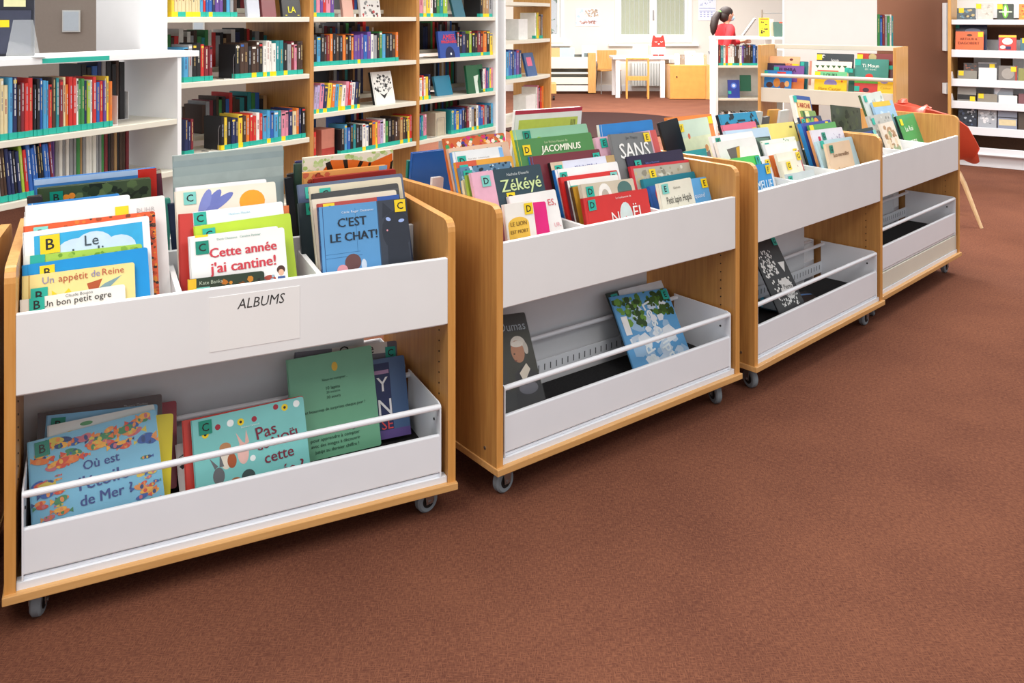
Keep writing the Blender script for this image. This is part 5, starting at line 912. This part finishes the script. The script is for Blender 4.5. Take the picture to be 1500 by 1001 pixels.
# white posts beside the rack on the felt wall
for v0, v1, n in ((4, 75, 'long'), (122, 138, 'short')):
    o = MB().bbox(ux(1386, 9.6), ux(1394, 9.6), 9.6, 9.69, vz(v1, 9.6), vz(v0, 9.6), WHITE, .004).build('wall_box'); tag(o, n + ' white box fixed on the brown felt wall by the media rack', 'wall box')

# ================================================================ ORANGE SHELL CHAIR
t = empty('shell_chair', (3.07, 6.36, 0), -.12, 'orange red plastic shell armchair with bentwood legs', 'chair')
prof = [(.30, .43), (.27, .455), (.18, .45), (.05, .43), (-.08, .425), (-.17, .45), (-.225, .52), (-.25, .62), (-.27, .73), (-.285, .845)]
NS, NU = 27, 21; vs = []; 
def pr_(s_):
    k = s_ * (len(prof) - 1); i = min(int(k), len(prof) - 2); f = k - i; f = f * f * (3 - 2 * f) * .3 + f * .7; return prof[i][0] * (1 - f) + prof[i + 1][0] * f, prof[i][1] * (1 - f) + prof[i + 1][1] * f
EZ = [(0, .475), (.11, .56), (.22, .705), (.33, .79), (.44, .825), (.55, .845), (.66, .855), (.85, .86), (1, .86)]
def edge_z(s_):
    for (a, p), (b_, q) in zip(EZ, EZ[1:]):
        if s_ <= b_: return p + (q - p) * (s_ - a) / (b_ - a)
    return EZ[-1][1]
for layer in (0, 1):
    for i in range(NS):
        s_ = i / (NS - 1); x, z = pr_(s_); x *= .86
        for j in range(NU):
            u = -1 + 2 * j / (NU - 1); arm = abs(u) ** 2.4
            lift = edge_z(s_) - z
            wx = x + arm * (.05 if s_ > .55 else 0) + (.10 * arm * (s_ - .55) / .45 if s_ > .55 else 0) - (.02 * arm if s_ < .1 else 0)
            y = u * (.24 + .06 * math.sin(math.pi * min(1, s_ * 1.1)) - (.05 * max(0, s_ - .8) / .2)); zz = z + arm * lift - (.03 * u * u if s_ > .93 else 0)
            vs.append((wx - (.007 if s_ > .5 else 0) * layer, y * (1 + .02 * layer), zz - .008 * layer * (1 if s_ < .6 else .3)))
fs = []
for l in (0, 1):
    for i in range(NS - 1):
        for j in range(NU - 1):
            q = [l * NS * NU + i * NU + j, l * NS * NU + i * NU + j + 1, l * NS * NU + (i + 1) * NU + j + 1, l * NS * NU + (i + 1) * NU + j]; fs.append(q if l == 0 else q[::-1])
rim = [j for j in range(NU)] + [i * NU + NU - 1 for i in range(1, NS)] + [(NS - 1) * NU + j for j in range(NU - 2, -1, -1)] + [i * NU for i in range(NS - 2, 0, -1)]
for k in range(len(rim)): a, b_ = rim[k], rim[(k + 1) % len(rim)]; fs.append([b_, a, a + NS * NU, b_ + NS * NU])
mb = MB(); mb.add(vs, fs, mat('D2523A', .4, .02, 6, .5)); mb.build('seat_shell', t, True)
OAK = wood('D8B486', 'E6C89C', 'oak_legs')
for sx, sy in ((1, -1), (1, 1), (-1, -1), (-1, 1)):
    MB().tube([(.02 * sx, .05 * sy, .405), (.09 * sx, .11 * sy, .40), (.135 * sx, .15 * sy, .37), (.16 * sx, .175 * sy, .30), (.25 * sx, .25 * sy, 0)], [.013, .015, .017, .017, .011], OAK, 8).build('leg', t, True)
MB().box(-.09, .09, -.09, .09, .40, .418, BLACK).build('seat_mount', t)

# ================================================================ FAR READING CORNER
o = MB().cyl((.0, 0, .008), (0, 0, 1), 1.42, .014, mat('2E1B19', .95, .2, 300, .1, .6), 64, .004).build('round_rug'); o.location = (ux(870, 12.0), 12.0, 0); tag(o, 'round dark brown rug on the lighter carpet', 'rug')
# back left book cart
x0, x1 = ux(770, 16.6), ux(874, 16.6)
t = empty('low_book_cart', (x0, 16.7, 0), 0, 'white fronted book cart against the far wall by the narrow window', 'book cart')
for x in (0, x1 - x0 - .025 - .13): MB().bbox(x, x + .15, 0, .62, .02, vz(78, 16.6), WOODF, .004).build('side_panel', t)
MB().bbox(.15, x1 - x0 - .15, .02, .04, vz(101, 16.6), vz(84, 16.6), CREAM, .003).build('front_panel', t); MB().box(.15, x1 - x0 - .15, .3, .32, .1, .75, mat('77786E', .6)).build('spine_board', t)
MB().cyl(((x1 - x0) / 2, .03, vz(108, 16.6)), (1, 0, 0), .02, x1 - x0 - .3, CREAM, 10).build('rail', t); MB().bbox(.15, x1 - x0 - .15, .02, .04, vz(124, 16.6), vz(114, 16.6), CREAM, .003).build('tray_front', t); MB().bbox(.15, x1 - x0 - .15, .02, .04, .05, vz(126, 16.6), mat('D8D6D2', .4), .003).build('plinth_panel', t)
FC = Frame(x0, 16.7, 0)
for u0, u1, v, c, l in ((800, 820, 70, 'D8923A', 'orange framed book on the far cart at the left'), (806, 818, 73, '3A7A8A', 'teal book before the orange framed one on the far cart'), (820, 841, 70, '9CC8E0', 'pale blue book on the far white cart'), (820, 833, 77, 'E8C8B4', 'peach book low before the pale blue one on the far cart'), (852, 874, 67, 'AEBFC8', 'grey blue book with dark print at the right of the far cart')):
    face_out(FC, u0, u1, v, .62, .14, c, l, 'books on the far cart', lean=10, th=.02, name='picture_book', pics=[('r', .15, .5, .7, .3, '5A6A6A')] if u0 > 850 else [])
# small wooden block with wheel near the corner bookcase
t = empty('wooden_trolley', (ux(809, 15.4), 15.4, 0), 0, 'end of a small wooden trolley on a black wheel by the corner bookcase', 'trolley')
MB().bbox(-.5, ux(815, 15.4) - ux(809, 15.4), 0, .4, .12, .30, WOODF, .004).build('body', t)
for x in (.03, -.4): MB().cyl((x, .05, .04), (1, 0, 0), .04, .03, BLACK, 16, .004).build('wheel', t, True)
# wooden adult chair
t = empty('wooden_chair', (ux(891, 16.9), 16.9, 0), .18, 'pale bentwood adult chair with steel legs left of the white table', 'chair')
bk = [(-.16, .46), (-.155, .55), (-.2, .68), (-.22, .80), (-.21, .83), (.21, .83), (.22, .80), (.2, .68), (.155, .55), (.16, .46)]
MB().prism([(x * 1.02, z) for x, z in bk], .17, .185, WOODF, 'y').build('backrest', t)
MB().prism([(-.2, -.2), (.2, -.2), (.21, .1), (.16, .19), (-.16, .19), (-.21, .1)], .44, .455, WOODF, 'z').build('seat', t)
for sx in (-1, 1):
    MB().tube([(sx * .19, -.17, .43), (sx * .2, -.2, 0)], .011, METAL, 8).build('leg', t); MB().tube([(sx * .17, .14, .43), (sx * .2, .24, 0)], .011, METAL, 8).build('leg', t)
    MB().tube([(sx * .19, -.17, .43), (sx * .17, .14, .43)], .009, METAL, 8).build('seat_rail', t)
# white table
xa, xb = ux(901, 16.0), ux(971, 16.0)
t = empty('white_table', (xa, 15.9, 0), 0, 'white square table with thick legs under the double window', 'table')
TW = xb - xa; zt = vz(83, 15.95)
MB().bbox(-.05, TW + .28, -.03, .68, zt - .05, zt, WHITE, .008).build('tabletop', t)
for x, y in ((0, 0), (TW - .06, 0), (0, .58), (TW + .12, .58)): MB().bbox(x, x + .08, y, y + .08, 0, zt - .05, WHITE, .004).build('leg', t)
MB().box(.08, TW - .06, .03, .05, zt - .12, zt - .05, WHITE).build('apron', t)
# small chair seen from behind
xa, xb = ux(917, 15.7), ux(951, 15.7); cwid = xb - xa; zc_ = vz(85, 15.7)
t = empty('small_wooden_chair', (xa, 15.72, 0), -.12, 'small honey wood chair seen from behind at the white table', 'chair'); HON = wood('C4853C', 'D49A50', 'honey_wood')
for x in (0, cwid - .035): MB().bbox(x, x + .035, 0, .035, 0, zc_, HON, .003).build('back_leg', t); MB().bbox(x, x + .035, .4, .435, 0, .36, HON, .003).build('leg', t)
MB().bbox(.035, cwid - .035, .005, .03, zc_ - .03, zc_, HON, .003).build('back_rail', t); MB().bbox(.035, cwid - .035, .005, .03, vz(118, 15.7), vz(112, 15.7), HON, .003).build('back_rail', t)
MB().bbox(.0, cwid, .02, .44, .37, .39, HON, .004).build('seat', t)
for x in (.005, cwid - .03): MB().box(x, x + .025, .035, .4, .12, .15, HON).build('stretcher', t)
# radiator
t = empty('radiator', (ux(926, YB - .2), YB - .16, .1), 0, 'white panel radiator under the double window', 'radiator')
rw = ux(982, YB) - ux(926, YB)
MB().box(0, rw, .04, .1, 0, .62, FR).build('back_panel', t); 
for i in range(14): MB().bbox(i * rw / 14 + .006, (i + 1) * rw / 14 - .006, .0, .04, .01, .61, FR, .006).build('rib', t)
# owl cushion, papers, cabinet
tx_ = ux(965, 16.2)
t = empty('owl_figure', (tx_, 16.25, zt), 0, 'red and white plush owl sitting on the white table', 'toy')
RED = mat('C8332A', .7); mb = MB()
pts = [(-.10, 0), (-.12, .12), (-.12, .26), (-.10, .33), (-.085, .385), (-.05, .35), (.05, .35), (.085, .385), (.10, .33), (.12, .26), (.12, .12), (.10, 0)]
lo = [p for p in pts if p[1] <= .13]; MB().prism([(-.12, .16), (-.115, .26), (-.10, .34), (-.085, .385), (-.05, .35), (.05, .35), (.085, .385), (.10, .34), (.115, .26), (.12, .16)][::-1], -.05, .05, RED, 'y').build('head', t)
MB().prism([(-.10, .03), (-.12, .10), (-.12, .165), (.12, .165), (.12, .10), (.10, .03)][::-1], -.055, .055, mat('F0EEEA', .7), 'y').build('body', t)
for s_ in (-1, 1):
    MB().bbox(s_ * .055 - .04, s_ * .055 + .04, -.06, .04, 0, .035, RED, .008).build('foot', t)
    MB().tube([(s_ * .03, -.053, .27), (s_ * .05, -.053, .255), (s_ * .075, -.053, .27)], .006, mat('F0EEEA', .7), 6).build('eye', t)
MB().prism([(-.018, .235), (0, .205), (.018, .235)], -.058, -.05, mat('F0EEEA', .7), 'y').build('beak', t)
o = MB().bbox(0, .34, 0, .02, 0, .22, mat('F2F2F0', .5), .004).build('picture_book'); o.location = (ux(927, 16.3), 16.3, zt); tag(o, 'white open book standing on the white table left of the owl', 'book')
MB().box(.28, .30, -.002, 0, .02, .2, mat('E8A070', .5)).build('bookmark', o); MB().box(.31, .33, -.002, 0, .02, .2, mat('9AC870', .5)).build('bookmark', o)
xa, xb = ux(980, 15.7), ux(1032, 15.7); ztc = vz(95, 15.7)
t = empty('wooden_cabinet', (xa, 15.6, 0), -.0, 'plain honey wood cabinet right of the white table', 'cabinet'); CW = xb - xa
MB().bbox(0, CW + .1, .02, .75, 0.0, ztc, WOODF, .004).build('carcass', t); MB().bbox(.0, CW, 0, .02, .01, ztc - .01, mat('D0924A', .4, .06, 10), .003).build('door', t)
MB().cyl((.12, -.006, ztc * .66), (0, 1, 0), .012, .012, INK, 12).build('knob', t.children[-1])
for i, (u0, u1, v, c, l) in enumerate(((988, 995, 79, 'F2F2F0', 'white card on the cabinet at its left'), (996, 1003, 80, '8A7A6A', 'small brown and white figurine card on the cabinet'), (1003, 1018, 75, 'E8EEF2', 'pale poster card leaning on the cabinet'), (1018, 1030, 78, 'EEF2F2', 'white card with blue print on the cabinet'), (1030, 1035, 80, 'D89A7A', 'narrow peach card at the right of the cabinet'))):
    face_out(Frame(xa, 15.75, 0), u0, u1, v, ztc, .1, c, l, 'cards on the wooden cabinet', lean=10, name='card', pics=[('n', .15, .2, .7, .8, 8, .09, ['9AB8D0', 'C8D8D0', 'E8B890'])])
for c_ in bpy.data.objects:
    if c_.name.startswith('card'): c_['category'] = 'card'
# poster and calendar
def wallprint(name, u0, u1, v0, v1, c, label, cat, pics, texts=()):
    x0, x1, z0, z1 = ux(u0, YB - .02), ux(u1, YB - .02), vz(v1, YB - .02), vz(v0, YB - .02)
    o = MB().box(x0, x1, YB - .012, YB - .004, z0, z1, mat(c, .5)).build(name); tag(o, label, cat)
    a = MB(); art(a, pics, x1 - x0, 0)
    M = Matrix.Translation((x0, YB - .014, z1)) @ Matrix.Rotation(math.pi / 2, 4, 'X'); a.v = [tuple(M @ Vector(p)) for p in a.v]; a.build('print', o)
wallprint('poster', 843, 878, 13, 38, 'DCE2EC', 'blue white landscape poster on the far wall between the windows', 'poster', [('n', .02, .02, .4, .6, 30, .08, ['BCD2EC', 'E8ECF2']), ('n', .4, .03, .55, .3, 60, .05, ['B8A088', 'D8C8B8', '9A8A7A']), ('n', .2, .5, .7, .12, 50, .04, ['A87A6A', 'C8A8A0', '8A6A6A'])])
wallprint('calendar', 1023, 1049, -18, 30, 'E4E8F2', 'white and blue wall calendar beside the double window', 'calendar', [('r', .05, 1.15, .9, .02, '6A7AC0'), ('r', .05, 1.3, .9, .02, '6A7AC0')] + [('r', .1 + .2 * i, 1.36 + .12 * j, .1, .05, '9AA4D4') for i in range(4) for j in range(3)] + [('n', .1, .5, .8, .5, 20, .04, ['A8B4D8'])])
# ================================================================ PERSON
def skin(name, chain, edges, rad, m, parent, root=0, sub=2):
    me = bpy.data.meshes.new(name); me.from_pydata(chain, edges, []); o = bpy.data.objects.new(name, me); C.objects.link(o)
    sk = o.modifiers.new('s', 'SKIN'); sd = o.modifiers.new('d', 'SUBSURF'); sd.levels = sub; sd.render_levels = sub
    for i, r in enumerate(rad): me.skin_vertices[0].data[i].radius = r if isinstance(r, tuple) else (r, r)
    me.skin_vertices[0].data[root].use_root = True
    bpy.context.view_layer.update()
    me2 = bpy.data.meshes.new_from_object(o.evaluated_get(bpy.context.evaluated_depsgraph_get())); bpy.data.objects.remove(o)
    me2.name = name; me2.materials.clear(); me2.materials.append(m)
    for p in me2.polygons: p.use_smooth = True; p.material_index = 0
    q = bpy.data.objects.new(name, me2); C.objects.link(q); q.parent = parent; return q
PY = 13.2; SK = mat('C98F74', .55); RSW = mat('C4252B', .8, .08, 60); HAIR = mat('2A1D1A', .6, .3, 80); TR_ = mat('2A2C38', .8)
pr = empty('person', (ux(1063, PY), PY, 0), 0, 'person in a red sweater with a dark ponytail and face mask, holding a tablet', 'person')
pr.scale = (1, 1, .945); pr.rotation_euler = (0, 0, .35)   # faces to the right, slightly turned away
# body: x forward, y to the side away from us, z up
def limb(n, pts, rs, m, sub=2): return skin(n, pts, [(i, i + 1) for i in range(len(pts) - 1)], rs, m, pr, 0, sub)
V = [(0, 0, .93), (0, 0, 1.08), (.0, 0, 1.24), (-.01, 0, 1.38), (.0, 0, 1.45), (.025, 0, 1.53),           # pelvis .. neck top
     (-.0, -.13, 1.39), (-.04, -.19, 1.34), (-.14, -.23, 1.10), (-.15, -.21, .90), (-.145, -.20, .86),                       # near arm hangs
     (.0, .13, 1.39), (.03, .19, 1.34), (.10, .20, 1.12), (.34, .10, 1.16), (.39, .08, 1.17),                         # far arm bent forward
     (0, -.09, .88), (.01, -.10, .50), (0, -.10, .10), (.0, .09, .88), (.01, .10, .50), (-.02, .10, .10), (.12, -.11, .03), (.1, .11, .03)]
Ed = [(0, 1), (1, 2), (2, 3), (3, 4), (4, 5), (3, 6), (6, 7), (7, 8), (8, 9), (9, 10), (3, 11), (11, 12), (12, 13), (13, 14), (14, 15), (0, 16), (16, 17), (17, 18), (18, 22), (0, 19), (19, 20), (20, 21), (21, 23)]
Rd = [(.14, .17), (.12, .15), (.13, .17), (.13, .15), .055, .05, .06, .055, .042, .028, .024, .06, .055, .042, .028, .024, .08, .055, .04, .08, .055, .04, .03, .03]
skin('body', V, Ed, Rd, SK, pr)
sv = [0, 1, 2, 3, 4, 6, 7, 8, 9, 11, 12, 13, 14]; mp = {o: i for i, o in enumerate(sv)}
skin('sweater', [V[i] for i in sv], [(mp[a], mp[b]) for a, b in Ed if a in mp and b in mp], [tuple(x + .022 for x in (Rd[i] if isinstance(Rd[i], tuple) else (Rd[i],) * 2)) for i in sv], RSW, pr)
sv = [0, 16, 17, 18, 19, 20, 21]; mp = {o: i for i, o in enumerate(sv)}
skin('trousers', [V[i] for i in sv], [(mp[a], mp[b]) for a, b in Ed if a in mp and b in mp], [tuple(x + .015 for x in (Rd[i] if isinstance(Rd[i], tuple) else (Rd[i],) * 2)) for i in sv], TR_, pr)
def ell(mb, c, r, m, n=14, k=10):
    vs = [(c[0], c[1], c[2] + r[2])]
    for i in range(1, k):
        for j in range(n): t, p = math.pi * i / k, 2 * math.pi * j / n; vs.append((c[0] + r[0] * math.sin(t) * math.cos(p), c[1] + r[1] * math.sin(t) * math.sin(p), c[2] + r[2] * math.cos(t)))
    vs.append((c[0], c[1], c[2] - r[2])); fs = [(0, 1 + j, 1 + (j + 1) % n) for j in range(n)]
    for i in range(k - 2):
        for j in range(n): fs.append((1 + i * n + j, 1 + (i + 1) * n + j, 1 + (i + 1) * n + (j + 1) % n, 1 + i * n + (j + 1) % n))
    fs += [(1 + (k - 2) * n + (j + 1) % n, 1 + (k - 2) * n + j, len(vs) - 1) for j in range(n)]
    return mb.add(vs, fs, m)
hz = 1.605
h_ = MB(); ell(h_, (.035, 0, hz), (.095, .075, .115), SK, 20, 14); ell(h_, (.06, 0, hz - .045), (.06, .055, .07), SK); h_.add([(.125, -.012, hz + .005), (.125, .012, hz + .005), (.155, 0, hz - .03), (.125, -.016, hz - .035), (.125, .016, hz - .035)], [(0, 2, 1), (0, 3, 2), (1, 2, 4), (2, 3, 4)], SK)
for s_ in (-1, 1): ell(h_, (.03, s_ * .075, hz - .01), (.02, .01, .03), SK, 10, 8)
hd_ = h_.build('head', pr, True)
e_ = MB()
for s_ in (-1, 1): ell(e_, (.117, s_ * .032, hz + .012), (.012, .014, .009), mat('E8E4E0', .3), 10, 8); ell(e_, (.126, s_ * .032, hz + .012), (.005, .006, .006), INK, 8, 6)
e_.build('eyes', hd_)
mk = MB(); ell(mk, (.09, 0, hz - .055), (.06, .058, .052), mat('A8C8DC', .8), 14, 10); mk.build('face_mask', hd_, True)
MB().tube([(.09, -.055, hz - .035), (.03, -.084, hz - .0)], .002, WHITE, 6).build('mask_strap', hd_)
hr = MB(); ell(hr, (.005, 0, hz + .035), (.112, .088, .10), HAIR, 18, 12); ell(hr, (-.03, 0, hz - .02), (.085, .08, .10), HAIR, 16, 10); hr.build('hair', hd_, True)
pt = MB().tube([(-.09, 0, hz + .03), (-.14, -.01, hz + .02), (-.2, -.02, hz - .06), (-.23, -.03, hz - .18), (-.24, -.03, hz - .28), (-.245, -.03, hz - .33)], [.03, .045, .06, .06, .04, .008], HAIR, 12); pt.build('ponytail', hd_, True)
MB().cyl((-.105, 0, hz + .03), (1, 0, .2), .036, .018, mat('6AD84A', .6), 14, .004).build('hair_tie', hd_, True)
def hand(origin, dirv, side, curl):
    o = Vector(origin); d = Vector(dirv).normalized(); s_ = d.cross(Vector((0, 1, 0)) if abs(d.y) < .8 else Vector((1, 0, 0))).normalized(); nrm = d.cross(s_)
    pts = [o, o + d * .045]; ed = [(0, 1)]; rd = [.022, .028]
    for k, (off, ln) in enumerate(((-.028, .065), (-.01, .075), (.01, .07), (.028, .055))):
        b_ = o + d * .06 + s_ * off; i = len(pts); pts += [b_, b_ + d * ln * .5 + nrm * curl * .5 * ln, b_ + d * ln * .75 + nrm * curl * ln]; ed += [(1, i), (i, i + 1), (i + 1, i + 2)]; rd += [.010, .009, .008]
    i = len(pts); pts += [o + d * .02 + s_ * -.03, o + d * .055 + s_ * -.055 + nrm * .01]; ed += [(0, i), (i, i + 1)]; rd += [.012, .009]
    skin('hand', [tuple(p) for p in pts], ed, rd, SK, pr, 1, 1)
hand((-.147, -.20, .87), (.1, 0, -1), 1, .4); hand((.38, .085, 1.17), (1, -.1, .05), -1, .5)
t = empty('tablet', tuple(Vector(pr.location) + Vector((.36, .02, 1.33))), 0, 'white framed tablet held up by the person in red', 'tablet'); t.rotation_euler = (0, math.radians(35), -.35)
MB().bbox(-.012, .012, -.13, .13, -.16, .16, mat('E6E6E2', .4), .005).build('frame', t); MB().box(.012, .014, -.11, .11, -.14, .14, mat('9A9C9E', .2)).build('screen', t); MB().box(-.014, -.012, -.10, .10, -.13, .13, mat('8E9092', .4)).build('back_plate', t)
